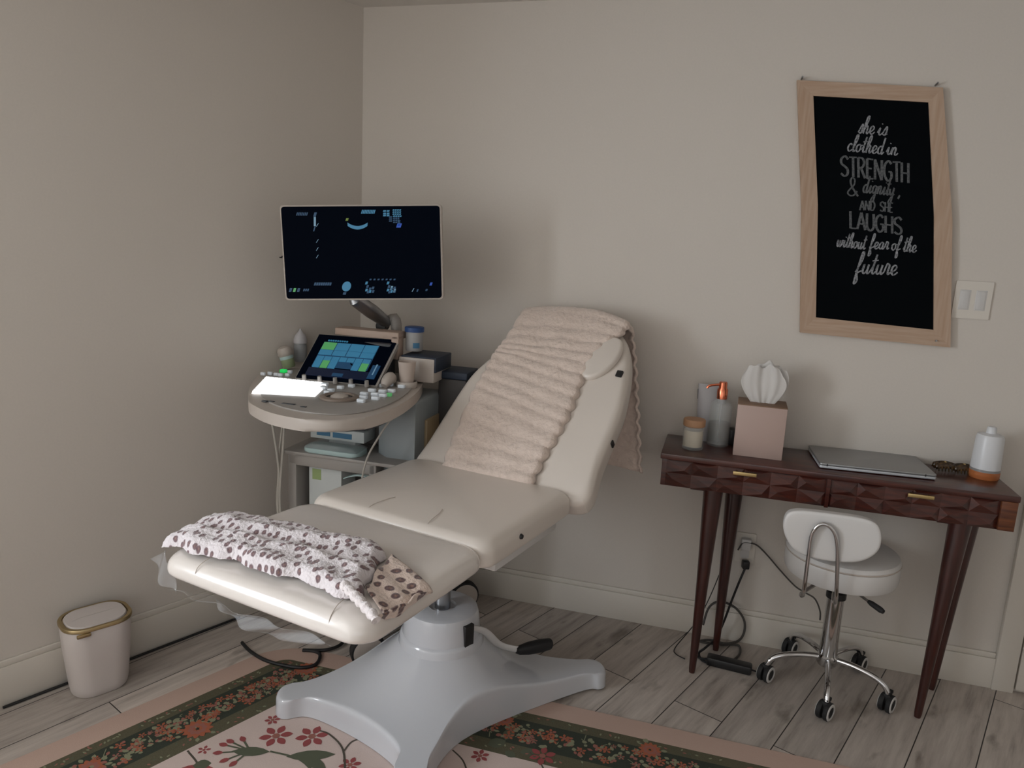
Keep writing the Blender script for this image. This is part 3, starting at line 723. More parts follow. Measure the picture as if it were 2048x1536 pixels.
# base and casters
cast = [V((-.458, 2.361, 0)), V((-.155, 2.800, 0)), V((-.74, 2.66, 0)), V((-.47, 2.98, 0))]
cl2 = [FM.l(p) for p in cast]
b = nb(); order = [0, 1, 3, 2]; cc = sum(cl2, V())/4
pts = []
for i in order:
    p = cl2[i]; d = (p-cc); pts.append((p.x-d.x*.08, p.y-d.y*.08))
def chamf(pts, f=.18):
    o = []
    for i, p in enumerate(pts):
        a = pts[i-1]; c = pts[(i+1) % len(pts)]; o.append((p[0]+(a[0]-p[0])*f, p[1]+(a[1]-p[1])*f)); o.append((p[0]+(c[0]-p[0])*f, p[1]+(c[1]-p[1])*f))
    return o
prism(b, chamf(pts), .10, .165, .012); obj('base', b, m_cartd, us)
def caster_parts(parent, c, r_, w_, az, white=True, ring=False):
    ca, sa = math.cos(az), math.sin(az); ax = V((ca, sa, 0)); c = V(c)
    M0 = Matrix.Translation(c) @ Matrix.Rotation(az, 4, 'Z') @ Matrix.Rotation(R(90), 4, 'Y')
    b = nb(); lathe(b, [(0, -w_/2), (r_*.8, -w_/2), (r_*.95, -w_*.42), (r_, -w_*.25), (r_, w_*.25), (r_*.95, w_*.42), (r_*.8, w_/2), (0, w_/2)], 32, M4=M0)
    wh = obj('caster', b, m_rubber, parent)
    b = nb()
    if ring:
        for s_ in (-1, 1): lathe(b, [(r_*.58, s_*w_*.50), (r_*.60, s_*w_*.56), (r_*.80, s_*w_*.56), (r_*.84, s_*w_*.48)], 32, M4=M0)
        obj('wheel_ring', b, m_metalw, wh, label='white wheel ring')
    elif white:
        for s_ in (-1, 1): lathe(b, [(0, s_*w_*.54), (r_*.7, s_*w_*.54), (r_*.86, s_*w_*.5)], 32, M4=M0)
        obj('wheel_disc', b, m_cartw, wh, label='pale wheel disc')
    return wh
for i, p in enumerate(cl2):
    wh = caster_parts(us, (p.x, p.y, .062), .062, .045, R(-52 if i in (0, 1) else 10))
    b = nb(); box(b, (p.x-.055, p.y-.02, .05), (p.x-.03, p.y+.02, .11), .006); cyl(b, (p.x-.03, p.y, .11), (p.x-.03, p.y, .125), .03); obj('fork', b, m_cartg, wh)
# lower cabinet with printer bay
YF = -.11
bl = mh(575, 905, 'y', YF); br_ = mh(765, 930, 'y', YF)
xl = bl.x; xr = mh(842, 900, 'y', .0).x; ZS = .70
print('CAB', xl, xr, bl.z, 'wall', FB.l(FM.w(xr, .3, 0)), FL.l(FM.w(xl, .2, 0)))
b = nb(); xm = mh(752, 930, 'y', YF).x
# shell round an open bay
box(b, (xl, YF, .16), (xl+.035, .20, ZS), .006); box(b, (xm-.03, YF, .16), (xm, .20, ZS), .006); box(b, (xl, YF, ZS-.045), (xm, .20, ZS), .008); box(b, (xl, YF, .16), (xm, .20, .40), .006); box(b, (xl+.02, .15, .16), (xm-.02, .20, ZS), .0)
obj('lower_cabinet', b, m_cartg, us)
b = nb(); box(b, (xl-.01, YF-.02, ZS), (xr, .22, ZS+.014), .005); obj('shelf', b, m_cartg, us)
b = nb(); xs = mh(750, 900, 'y', -.05).x; prism(b, [(xs, -.02), (xs+.05, -.06), (xr, -.06), (xr+.01, .20), (xs, .20)], .16, CZ-.04, .012); obj('body_column', b, mat('cart_cool_grey', (.26, .29, .30), .45), us)
b = nb(); box(b, (xl+.01, .06, ZS+.014), (xs+.02, .20, CZ-.05), .01); obj('rear_panel', b, mat('cart_deep_grey', (.13, .12, .115), .6), us)  # plain dark grey panel at the back of the shelf
b = nb(); box(b, (xr+.002, .02, .2), (xr+.014, .14, CZ-.12), .003); obj('side_strip', b, mat('amber_strip', (.36, .27, .16), .5), us)
# console tray
op = [(497, 800), (499, 775), (512, 755), (540, 742), (600, 735), (700, 735), (790, 735), (836, 738), (846, 757), (838, 780), (806, 806), (762, 826), (712, 838), (650, 842), (590, 836), (540, 825), (510, 812)]
cpz = smooth([(*mh(x, y, 'z', CZ)[:2], 0) for x, y in op], 3, True)
b = nb(); prism(b, [(p.x, p.y) for p in cpz], CZ-.036, CZ, .013, 4); con = obj('console', b, m_cartw, us, label='warm white control console')
cx = sum(p.x for p in cpz)/len(cpz); cy = sum(p.y for p in cpz)/len(cpz)
b = nb(); inn = [(cx+(p.x-cx)*.90, cy+(p.y-cy)*.86+.012) for p in cpz]; prism(b, inn, CZ, CZ+.004, .002, 2); obj('key_deck', b, m_cartg, con)
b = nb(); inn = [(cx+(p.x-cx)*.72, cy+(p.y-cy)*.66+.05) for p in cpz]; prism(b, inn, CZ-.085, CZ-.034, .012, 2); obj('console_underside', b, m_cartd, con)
ZK = CZ+.005
# keyboard
kc = [mh(x, y, 'z', ZK+.004) for x, y in ((503, 784), (630, 791), (657, 766), (532, 753))]
b = nb(); prism(b, [(p.x, p.y) for p in kc], ZK-.002, ZK+.002, .001, 1)
kbd = obj('keyboard', b, m_kb, con, label='brightly backlit keyboard')
b = nb()
for r_ in range(5):
    for c in range(14):
        u0_, u1_ = (c+.08)/14, (c+.92)/14; v0_, v1_ = (r_+.1)/5, (r_+.9)/5
        if r_ == 0 and 4 <= c <= 8: 
            if c > 4: continue
            u1_ = (8.92)/14
        q = [kc[0].lerp(kc[1], a).lerp(kc[3].lerp(kc[2], a), v) for a, v in ((u0_, v0_), (u1_, v0_), (u1_, v1_), (u0_, v1_))]
        prism(b, [(p.x, p.y) for p in q], ZK+.002, ZK+.006)
obj('keys', b, m_kb, kbd)['kind'] = 'stuff'
# small buttons
def button(px, py, w_, h_, m_, nm='button', z=.010, lab=None):
    p = mh(px, py, 'z', ZK); b = nb(); prism(b, rrect(w_, h_, min(w_, h_)*.25, 3, p.x, p.y), ZK-.001, ZK+z, .002, 2); return obj(nm, b, m_, con, label=lab)
button(567, 744, .024, .020, m_gbtn, lab='lit green button')
for x, y in ((526, 750), (540, 749), (552, 751), (580, 746), (575, 752), (561, 752)): button(x, y, .017, .011, m_key)
for x, y in ((648, 778), (662, 783), (681, 777), (703, 774), (655, 787), (650, 771)): button(x, y, .022, .018, m_key)
for x, y in ((728, 790), (727, 797), (750, 791), (751, 799), (765, 785), (766, 793), (783, 784), (758, 773), (779, 771), (803, 775), (722, 804), (744, 783)): button(x, y, .026, .016, m_key)
button(778, 792, .018, .014, m_green, lab='lit green key')
b = nb(); p = mh(679, 796, 'z', ZK)
vs = lathe(b, [(.062, 0), (.062, .006), (.055, .009), (.046, .009), (.042, .003)], 40, c=(p.x, p.y, ZK)); obj('trackball_ring', b, mat('ring_taupe', (.24, .19, .155), .5), con)
b = nb(); lathe(b, [(.030, 0), (.028, .010), (.016, .017), (0, .019)], 28, c=(p.x, p.y, ZK-.003)); obj('trackball', b, m_cartw, con)
for x, y in ((530, 802), (543, 803), (577, 808), (607, 814)):
    p = mh(x, y, 'z', CZ+.004); b = nb(); box(b, (p.x-.009 if x != 577 else p.x-.022, p.y-.006, CZ+.002), (p.x+.009 if x != 577 else p.x+.022, p.y+.006, CZ+.0055), .001); obj('port_cover', b, m_cartd, con)
# touch screen panel: rises at the back of the console
tb = [mh(590, 756, 'z', CZ+.012), mh(754, 772, 'z', CZ+.012)]
dx = (tb[1]-tb[0]); dxn = dx.normalized()
# choose the rise so that the top edge lines up
best = None
for zt in [CZ+.06+.005*i for i in range(30)]:
    tl = mh(638, 668, 'z', zt); tr = mh(800, 680, 'z', zt)
    per = (tl-tb[0]); hh = math.hypot(per.dot(V((-dxn.y, dxn.x, 0))), zt-CZ)
    slope = math.degrees(math.atan2(zt-CZ-.012, per.dot(V((-dxn.y, dxn.x, 0)))))
    if best is None or abs(slope-38) < abs(best[0]-38): best = (slope, zt, tl, tr)
slope, zt, tl, tr = best
print('TOUCH', slope, zt, dx.length, (tr-tl).length, tl, tr, FB.l(FM.w(*tr)), FL.l(FM.w(*tl)))
TQ = [tb[0], tb[1], tr, tl]
def tq(u, v, h=0):
    n_ = (TQ[1]-TQ[0]).cross(TQ[3]-TQ[0]).normalized(); return TQ[0].lerp(TQ[1], u).lerp(TQ[3].lerp(TQ[2], u), v)+n_*h
def tslab(b, u0_, u1_, v0_, v1_, h0, h1):
    lo_ = [b.verts.new(tq(u, v, h0)) for u, v in ((u0_, v0_), (u1_, v0_), (u1_, v1_), (u0_, v1_))]; hi_ = [b.verts.new(tq(u, v, h1)) for u, v in ((u0_, v0_), (u1_, v0_), (u1_, v1_), (u0_, v1_))]
    b.faces.new(lo_[::-1]); b.faces.new(hi_)
    for i in range(4): b.faces.new((lo_[i], lo_[(i+1) % 4], hi_[(i+1) % 4], hi_[i]))
b = nb(); tslab(b, 0, 1, 0, 1, -.016, -.001); tsc = obj('touch_panel', b, m_cartg, us)
b = nb(); tslab(b, .008, .975, .01, .99, -.001, .001); scr2 = obj('touch_screen', b, m_scr, tsc, sm=False, label='lit touch screen of blue and green tiles')
b = nb()
mi = []
TL = [0]
def tile(u0_, u1_, v0_, v1_, m_):
    TL[0] += 1; n0 = len(b.faces); tslab(b, u0_, u1_, v0_, v1_, .0008, .0014+(.0012 if TL[0] > 1 else 0)+.00004*TL[0]); b.faces.ensure_lookup_table()
    for f in b.faces[n0:]: f.material_index = m_
tile(.12, .80, .28, .83, 0)
for c in range(4): tile(.125+c*.17, .283+c*.17, .66, .82, 2 if c == 0 else 1); tile(.125+c*.17, .283+c*.17, .54, .65, 1)
for c, m_ in ((0, 1), (1, 2), (2, 1), (5, 1), (6, 2)): tile(.13+c*.095, .215+c*.095, .26, .42, m_)
for c in range(7): tile(.13+c*.095, .215+c*.095, .42, .51, 1)
tile(.10, .84, .08, .25, 4); tile(.42, .55, .1, .17, 3); tile(.84, .93, .12, .40, 3); tile(.88, .895, .2, .42, 5)
for k in range(9): tile(.16+k*.028, .178+k*.028, .85, .875, 1)
obj('screen_content', b, [m_blued, m_blue, m_green, m_blued, mat('screen_deep', (.004, .01, .03), .3, emit=srgb(8, 20, 48), es=.35), m_bluel], scr2, sm=False)
for k in range(5):
    b = nb(); p = tq(.13+k*.19, -.005, .010); cyl(b, p+V((0, 0, -.012)), p+V((0, -.003, .010)), .008, .007, 14); obj('dial', b, m_cartg, tsc)
for k in range(3):
    b = nb(); p = mh(684+k*22, 765+k*2, 'z', ZK); lathe(b, [(.007, 0), (.006, .018), (0, .02)], 14, c=(p.x, p.y, ZK-.002)); obj('dial', b, m_cartg, con)
# riser behind the touch panel
b = nb(); pr = (tl+tr)/2; box(b, (min(tl.x, xl)+.08, pr.y-.02, CZ-.04), (tr.x-.02, pr.y+.03, zt-.012), .01); obj('console_riser', b, m_cartd, us)
b = nb(); q0 = mh(680, 658, 'y', pr.y+.04); q1 = mh(806, 669, 'y', pr.y+.04); hz = (q0.z+q1.z)/2
box(b, (q0.x, pr.y, hz-.017), (q1.x, pr.y+.07, hz+.010), .004); box(b, (q1.x-.03, pr.y, hz-.09), (q1.x, pr.y+.05, hz), .006); hand = obj('rear_handle', b, mat('tan_plastic', (.42, .315, .255), .5), us, label='tan rear bar')
# transducer holders with probe on the right of the console
b = nb(); p = mh(814, 740, 'y', -.01); lathe(b, [(.034, 0), (.037, .004), (.037, .020), (.034, .024), (.033, .018), (.032, .0)], 28, c=(p.x, p.y, CZ-.002)); obj('probe_holder', b, m_cartw, us)
b = nb(); p = mh(768, 772, 'z', CZ+.012); q = mh(786, 764, 'z', CZ+.018); tube(b, smooth([p, p.lerp(q, .3)+V((0, 0, .012)), p.lerp(q, .6)+V((0, .01, .02)), q], 4), seg=12, radii=[.012+.009*math.sin(PI*i/12) for i in range(13)]); obj('transducer_probe', b, m_cartw, us)
b = nb(); p = mh(814, 740, 'y', -.01)
lathe(b, [(0, .002), (.022, .002), (.031, .088), (.032, .092), (.029, .090), (.021, .008), (0, .008)], 28, c=(p.x, p.y, CZ)); obj('cup_holder', b, mat('cup_beige', (.50, .42, .37), .5), us, label='beige cup at the right of the console')
# screen on its arm
MY = 2.60
def wy(px, py, y=MY): return WF.hit(px, py, 'y', y)
TLc, TRc, BLc, BRc = wy(564, 411), wy(883, 407), wy(566, 600), wy(887, 600)
FS = Fr((TLc+TRc+BLc+BRc)/4, X=(TRc-TLc)+(BRc-BLc), Z=(TLc-BLc)+(TRc-BRc))
mw = ((TRc-TLc).length+(BRc-BLc).length)/2; mhh = ((TLc-BLc).length+(TRc-BRc).length)/2
print('MON', mw, mhh, FS.o)
MM = FM.mat().inverted() @ FS.mat()
def mon(b): bmesh.ops.transform(b, matrix=MM, verts=b.verts); return b
XZ = lambda x, y, z: (x, z, y)
b = nb(); prism(b, rrect(mw, mhh, .012, 4), -.003, .035, .003, 2, f=XZ); scrn = obj('monitor', mon(b), m_cartw, us, label='large wide screen in a thin pale frame')
b = nb(); prism(b, rrect(mw-.012, mhh-.012, .010, 4), -.0045, -.002, 0, f=XZ); face = obj('display_panel', mon(b), m_scr, scrn, sm=False)
b = nb(); sw, sh = mw-.012, mhh-.012
def sx(px, py):  # picture point of the display, in its own plane
    p = FS.hit(px, py, 'y', -.006); return p
def blob(px, py, w_, h_, m_, sk=.35, n=4):
    p = sx(px, py); k = mw/320; w_, h_ = w_*k/2, h_*k/2
    f = b.faces.new([b.verts.new((p.x+x*w_+y*h_*sk, -.0052, p.z+y*h_)) for x, y in ((-1, -1), (1, -1), (1, 1), (-1, 1))]); f.material_index = m_
for k in range(7): blob(594+k*3.3, 428, 2.2, 6, 1)
for k in range(9): blob(724+k*3.1, 423.5, 2.2, 7.5, 0)
for x in (769, 776):
    for y in (422, 427, 431): blob(x, y, 5.5, 3.2, 0)
for r_ in range(7):
    for c in range(4):
        if r_ > 3 and c > 2: continue
        blob(787+c*4.4-(0 if r_ < 3 else -1), 420+r_*4.1, 3.4, 2.6, 0 if r_ < 4 else 1)
for r_ in range(3): blob(781, 434+r_*4, 6, 2.4, 1); blob(798, 442+r_*4, 5, 2.6, 1)
blob(798, 451, 9, 8, 5)
blob(629.5, 443, 4.2, 18, 2, .05); blob(630, 429, 5, 8, 1); blob(628.5, 458, 2.5, 9, 1)
for y in (450, 482, 498, 513): blob(634.5, y, 1.2, 6.5, 2, .7)
for k in range(14):  # curved band of the scan
    t0_, t1_ = -1+k/7, -1+(k+1)/7
    def arc(t, o): q = sx(715+t*20*(1+o*.004), 452+3.5-7*t*t-o); return b.verts.new((q.x, -.0052, q.z))
    f = b.faces.new((arc(t0_, -3.5), arc(t1_, -3.5), arc(t1_, 3.5), arc(t0_, 3.5))); f.material_index = 0
blob(694, 439, 5, 5, 4)
for x, m_ in ((581, 1), (589, 3), (597, 1)): blob(x, 580, 5, 7.5, m_)
for k in range(3): blob(608+k*4, 580, 3, 5, 1)
for k in range(8): blob(630+k*4.4, 568, 3.6, 6, 1)
q = sx(693, 573); kk = mw/320
f = b.faces.new([b.verts.new((q.x+9*kk*math.cos(a)+2*kk*math.sin(a), -.0052, q.z+10*kk*math.sin(a))) for a in [2*PI*i/20 for i in range(20)]]); f.material_index = 0
blob(689, 587, 6, 5, 1)
for x0_ in (733, 776):
    for dx_, dy_, m_ in ((0, 566, 0), (2, 573, 1), (0, 580, 0), (7, 578, 1), (7, 583, 0), (13, 576, 1), (13, 583, 1), (3, 584, 1)): blob(x0_+dx_, dy_, 4.5, 5.5, m_)
blob(783, 576, 4, 8, 2); blob(789, 581, 4, 7, 2)
for k in range(7): blob(741+k*8, 559, 4, 3, 1)
blob(826, 580, 1.5, 7, 2, .6); blob(835, 581, 3, 5, 1); blob(862, 568, 4.5, 6, 5); blob(853, 580, 4, 4, 1)
obj('screen_readout', mon(b), [m_blue, m_blued, m_bluel, m_green, mat('screen_olive', (.1, .14, .02), .4, emit=(.12, .22, .02), es=.4), m_vblue], face, sm=False)
a0 = FM.l(wy(712, 600, MY+.05)); a1 = FM.l(wy(775, 646, MY+.22)); a2 = FM.l(wy(786, 636, MY+.22)); a3 = FM.l(wy(793, 690, MY+.22))
b = nb(); tube(b, [a0+V((-.02, .0, .05)), a0, a0.lerp(a1, .5), a1], seg=14, radii=[.018, .026, .028, .022], flat=.75); cyl(b, FM.l(FS.w(-.02, .03, -.06)), FM.l(FS.w(-.02, .07, -.10)), .03); arm = obj('monitor_arm', b, m_steel, us)
b = nb(); tube(b, smooth([a1+V((-.012, 0, -.004)), a2+V((.005, 0, .0)), a2.lerp(a3, .5)+V((.008, 0, 0)), a3, a3+V((0, 0, -.12))], 4), seg=14, radii=[.018]*4+[.021]*13); obj('arm_post', b, m_cartg, us)
b = nb(); cyl(b, a1+V((-.02, -.02, -.012)), a1+V((-.02, .02, -.012)), .02); obj('arm_joint', b, m_blackp, arm)
# power light cable holder and hanging white cables
def mcable(pts, r_=.0045, name='cable'):
    b = nb(); tube(b, smooth(pts, 8), r_, 8); return obj(name, b, m_cable, us, label='white cable')
yk = -.16
mcable([mh(543, 838, 'y', yk), mh(553, 900, 'y', yk), mh(558, 950, 'y', yk), mh(556, 1005, 'y', yk), mh(560, 1060, 'y', yk), mh(575, 1110, 'y', yk+.05)])
mcable([mh(569, 842, 'y', yk), mh(566, 900, 'y', yk), mh(562, 950, 'y', yk), mh(560, 1005, 'y', yk), mh(566, 1060, 'y', yk), mh(580, 1105, 'y', yk+.06)])
mcable([mh(566, 842, 'y', yk+.01), mh(559, 900, 'y', yk+.01), mh(557, 950, 'y', yk+.01), mh(554, 1005, 'y', yk+.01), mh(560, 1060, 'y', yk+.01)], .0035)
mcable([mh(798, 810, 'y', -.17), mh(783, 835, 'y', -.17), mh(760, 870, 'y', -.17), mh(738, 908, 'y', -.17), mh(727, 942, 'y', -.17), mh(722, 975, 'y', -.15)], .0035)
b = nb(); p = mh(770, 838, 'y', -.14); q = mh(798, 822, 'y', -.14); tube(b, smooth([p, p.lerp(q, .5)+V((0, -.02, -.012)), q], 5), .007, 8); obj('cable_hook', b, m_cartw, us)

# things around the machine
def upright(px, py, z, az=0): 
    p = onz(px, py, z); return Fr(p, az)
FG = Fr(FM.w(*mh(601, 722, 'z', CZ+.02)), 0)
t = thing('gel_bottle', 'white gel bottle with a pointed nozzle standing at the back of the console', 'bottle', FG)
b = nb(); lathe(b, [(0, 0), (.022, 0), (.025, .01), (.025, .060), (.020, .078), (.014, .086)], 24); obj('body', b, mat('bottle_grey', (.30, .31, .32), .4), t)
b = nb(); lathe(b, [(.016, .066), (.026, .072), (.026, .085), (.020, .102), (.007, .118), (.003, .128), (0, .128)], 24); obj('nozzle_cap', b, m_bottlew, t)
p = mh(580, 738, 'z', CZ); FG2 = Fr(FM.w(*p), 0)
t = thing('gel_bottle', 'upturned squat gel bottle with a green label beside the green console button', 'bottle', FG2)
tl_ = Matrix.Translation((0, 0, 0)) @ Matrix.Rotation(R(-16), 4, 'Y')
b = nb(); lathe(b, [(0, .004), (.021, .006), (.024, .012), (.025, .04)], 24, M4=tl_); obj('body', b, m_lgreen, t)
b = nb(); lathe(b, [(.025, .040), (.026, .048), (.025, .052)], 24, M4=tl_); obj('band', b, m_teal, t)
b = nb(); lathe(b, [(.025, .052), (.029, .060), (.029, .072), (.024, .084), (.012, .09), (0, .091)], 24, M4=tl_); obj('cap', b, m_cartw, t)
# wipes tub with blue lid, on the printer box behind the console
YB = .20
q = mh(878, 702, 'y', YB); q2 = mh(822, 745, 'y', YB)
xb0, xb1 = mh(800, 760, 'y', .08).x, mh(872, 760, 'y', .08).x; zb0, zb1 = mh(860, 765, 'y', .08).z, mh(860, 716, 'y', .08).z
print('PB', xb0, xb1, zb0, zb1, FB.l(FM.w(xb1, .24, 0)))
b = nb(); box(b, (xb0, .06, zb0), (xb1, .22, zb1), .008); pb = obj('rear_module', b, m_cartw, us)
b = nb(); box(b, (xb0+.01, .062, zb1-.002), (xb1+.003, .222, zb1+.004), .002); box(b, (xb1-.002, .062, zb1-.05), (xb1+.005, .22, zb1+.003), .001); obj('module_lid', b, m_navy, pb)
p = mh(828, 702, 'y', .14); FW = Fr(FM.w(p.x, .14, zb1+.0125), -15)
t = thing('wipes_tub', 'white wipes tub with a blue lid on the rear module of the ultrasound machine', 'tub', FW)
zt_ = mh(828, 660, 'y', .14).z-zb1
b = nb(); lathe(b, [(0, 0), (.030, 0), (.032, .004), (.032, zt_-.018), (0, zt_-.018)], 28); obj('body', b, mat('tub_grey', (.36, .36, .36), .5), t)
b = nb(); lathe(b, [(.030, zt_-.018), (.036, zt_-.018), (.036, zt_-.002), (.033, zt_), (0, zt_)], 28); obj('lid', b, m_bluecap, t, label='blue lid')
b = nb(); grid(b, 6, 1, lambda u, v: V((.0325*math.cos(R(-75+u*45)), .0325*math.sin(R(-75+u*45)), .012+v*.02))); obj('print', b, m_prb, t)
# dark rear housing of the machine, seen beside the backrest
x0_ = xr+.004; x1_ = mh(946, 760, 'y', .22).x; zc = mh(895, 742, 'y', .15).z
b = nb(); box(b, (x0_, .14, .52), (x1_, .27, zc-.028), .006); rh = obj('rear_housing', b, mat('dark_grey', (.05, .045, .043), .6), us, label='dark rear housing')
b = nb(); box(b, (x0_-.004, .136, zc-.028), (x1_+.004, .274, zc), .006); obj('top_cover', b, m_navy, rh, label='navy top cover')
# carton on the shelf
p0_ = mh(607, 878, 'y', -.08); p1_ = mh(716, 886, 'y', -.08); hz_ = abs(mh(660, 861, 'y', -.08).z-mh(660, 884, 'y', -.08).z)
FK = Fr(FM.w((p0_.x+p1_.x)/2, -.03, ZS+.0145), -15); w_ = (p1_.x-p0_.x)/2
zsh = mh(660, 884, 'y', -.08).z
print('CARTON', p0_, p1_, hz_, zsh)
# glass-lidded tray below it
FTR = Fr(FM.w(mh(672, 905, 'y', -.07).x, -.072, ZS+.0145), -15)
t = thing('instrument_tray', 'pale teal tray with a domed clear lid on the machine shelf', 'tray', FTR)
b = nb(); prism(b, rrect(.22, .10, .03, 5), 0, .016, .004, 2); obj('tray_base', b, m_teal, t)
b = nb(); grid(b, 24, 12, lambda u, v: V((.105*(2*u-1), .046*(2*v-1), .016+.022*math.sqrt(max(0, (1-(2*u-1)**2)))*math.sqrt(max(0, 1-(2*v-1)**2))**.5))); obj('dome_lid', b, m_glass, t)
FK = Fr(FM.w((p0_.x+p1_.x)/2, .03, ZS+.015), -15)
b = nb(); box(b, (-w_*.5, -.024, .0), (w_*.5, .024, .028), .003); tag(obj('small_box', b, m_boxw), 'small white box under the blue lettered carton on the machine shelf', 'box').matrix_world = FK.mat()
FK2 = Fr(FM.w((p0_.x+p1_.x)/2, .012, ZS+.0435), -15)
t = thing('glove_carton', 'white carton with blue lettering lying on the machine shelf', 'box', FK2)
b = nb(); box(b, (-w_, -.045, 0), (w_, .045, hz_), .003); obj('body', b, m_boxw, t)
b = nb(); box(b, (-w_*.75, -.0462, hz_*.3), (-w_*.25, -.045, hz_*.65)); box(b, (-w_*.15, -.0462, hz_*.25), (w_*.55, -.045, hz_*.7)); obj('print', b, m_prb, t, label='blue printed panels')
# carton in the bay
FP = Fr(FM.w(mh(652, 960, 'y', -.07).x, -.02, .4005), -15); zz = mh(652, 940, 'y', -.08).z-.4
t = thing('paper_carton', 'white and green printed carton standing in the open bay of the ultrasound machine', 'box', FP)
b = nb(); box(b, (-.07, -.05, 0), (.062, .06, zz), .003); obj('body', b, m_boxw, t)
b = nb(); box(b, (-.055, -.0512, zz-.045), (-.02, -.05, zz-.005)); obj('print', b, m_prg, t, label='green printed square')
FP2 = Fr(FM.w(mh(712, 948, 'y', -.15).x, -.13, .0), -15); z2 = mh(712, 948, 'y', -.13).z
b = nb(); grid(b, 16, 6, lambda u, v: V((-.055+.11*u, -.01+.02*v, z2-.03+.030*math.sin(PI*(.12+.60*u))))); 
obj('paper_guide', b, m_teal, us, mods=(('SOLIDIFY', dict(thickness=.003)),)).matrix_local = FM.mat().inverted() @ FP2.mat()

# ------------------------------------------------------------------ desk
DZ = .80; DH = .118
FDk = Fr(FB.w(0, 0, 0), AZB)   # same as the wall frame; y<0 is the room
def dh(px, py, ax, v): return FDk.hit(px, py, ax, v)
fl_ = dh(1322, 905, 'z', DZ); fr_ = dh(2029, 994, 'z', DZ)
DX0, DX1 = fl_.x, fr_.x+.022; DY1 = -.012; DY0 = (fl_.y+fr_.y)/2
print('DESK', fl_, fr_)
o_ = Fr(FB.w((DX0+DX1)/2, (DY0+DY1)/2, 0), AZB); desk = thing('writing_desk', 'dark mahogany writing desk with two faceted drawers on splayed legs', 'desk', o_)
W2 = (DX1-DX0)/2; D2 = (DY1-DY0)/2
b = nb(); box(b, (-W2, -D2, DZ-.020), (W2, D2, DZ), .003); obj('desktop', b, m_walnut, desk)
b = nb(); box(b, (-W2+.006, -D2+.014, DZ-DH), (W2-.006, D2-.004, DZ-.020), .002); box(b, (-.006, -D2+.004, DZ-DH), (.006, -D2+.02, DZ-.02)); obj('apron', b, m_walnut, desk)
b = nb(); box(b, (W2-.048, -D2+.003, DZ-DH+.002), (W2-.003, -D2+.02, DZ-.021), .001); obj('end_block', b, m_endg, desk, label='orange brown end-grain block')
for k, (x0_, x1_) in enumerate(((-W2+.022, -.007), (.007, W2-.050))):
    b = nb(); y_ = -D2+.013; z0_, z1_ = DZ-DH+.001, DZ-.022; n = 6; cw = (x1_-x0_)/n; zm = (z0_+z1_)/2
    rr2 = random.Random(k)
    def vt(x, y, z): return b.verts.new((x, y, z))
    for c in range(n):
        for r_ in range(2):
            xa, xb_ = x0_+c*cw, x0_+(c+1)*cw; za, zb_ = (z0_, zm) if r_ == 0 else (zm, z1_)
            # off-centre pyramid facets
            ax_, az_ = ((.72, .35) if (c+r_) % 2 else (.28, .62)); A = V((xa+cw*ax_, y_-.013, za+(zb_-za)*az_))
            cs = [V((xa, y_, za)), V((xb_, y_, za)), V((xb_, y_, zb_)), V((xa, y_, zb_))]
            for i in range(4): b.faces.new([b.verts.new(v) for v in (cs[i], cs[(i+1) % 4], A)])
    box(b, (x0_, y_, z0_), (x1_, y_+.02, z1_))
    dr = obj('drawer', b, m_walnut, desk, sm=False)
    hx = o_.hit((1490, 1842)[k], (943, 990)[k], 'y', -D2-.01); b = nb(); zc_ = z1_-.013 if True else hx.z
    box(b, (hx.x-.038, -D2-.016, zc_-.005), (hx.x+.038, -D2-.010, zc_+.007), .0015); box(b, (hx.x-.03, -D2-.012, zc_-.002), (hx.x-.022, -D2+.012, zc_+.004)); box(b, (hx.x+.022, -D2-.012, zc_-.002), (hx.x+.03, -D2+.012, zc_+.004)); obj('handle', b, m_brass, dr, label='brass bar handle')
for (tx, ty, bx, by) in ((1425, 996, 1383, 1350), (1467, 1000, 1431, 1300), (1917, 1068, 1834, 1436), (1936, 1066, 1862, 1378)):
    ft = o_.hit(bx, by, 'z', 0); fy = -D2+.045 if by in (1350, 1436) else D2-.045
    ft2 = o_.hit(bx, by, 'y', fy); 
    yb = max(-D2+.0, min(D2-.012, ft.y)); ft = o_.hit(bx, by, 'y', yb); tp = o_.hit(tx, ty, 'y', fy)
    T = V((tp.x, fy, DZ-DH)); Bt = V((ft.x, yb, 0))
    b = nb(); tube(b, [Bt, Bt.lerp(T, .02), Bt.lerp(T, .5), Bt.lerp(T, .9), T+V((0, 0, 0)), T+V((0, 0, .02))], seg=16, radii=[.010, .012, .021, .031, .034, .034]); 
    for v in b.verts:
        if v.co.z < .0005: v.co.z = 0
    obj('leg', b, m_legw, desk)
for sx_ in (-1, 1):
    b = nb(); box(b, (sx_*(W2-.16)-.05, -D2+.03, DZ-DH-.008), (sx_*(W2-.16)+.05, D2-.02, DZ-DH), .001); obj('leg_mount', b, m_legw, desk)

def ondesk(px, py, az=0): p = dh(px, py, 'z', DZ); p.y = min(p.y, -.03); return Fr(FB.w(p.x, p.y, DZ), AZB+az)
def size(px, dist): return px*dist/FPX
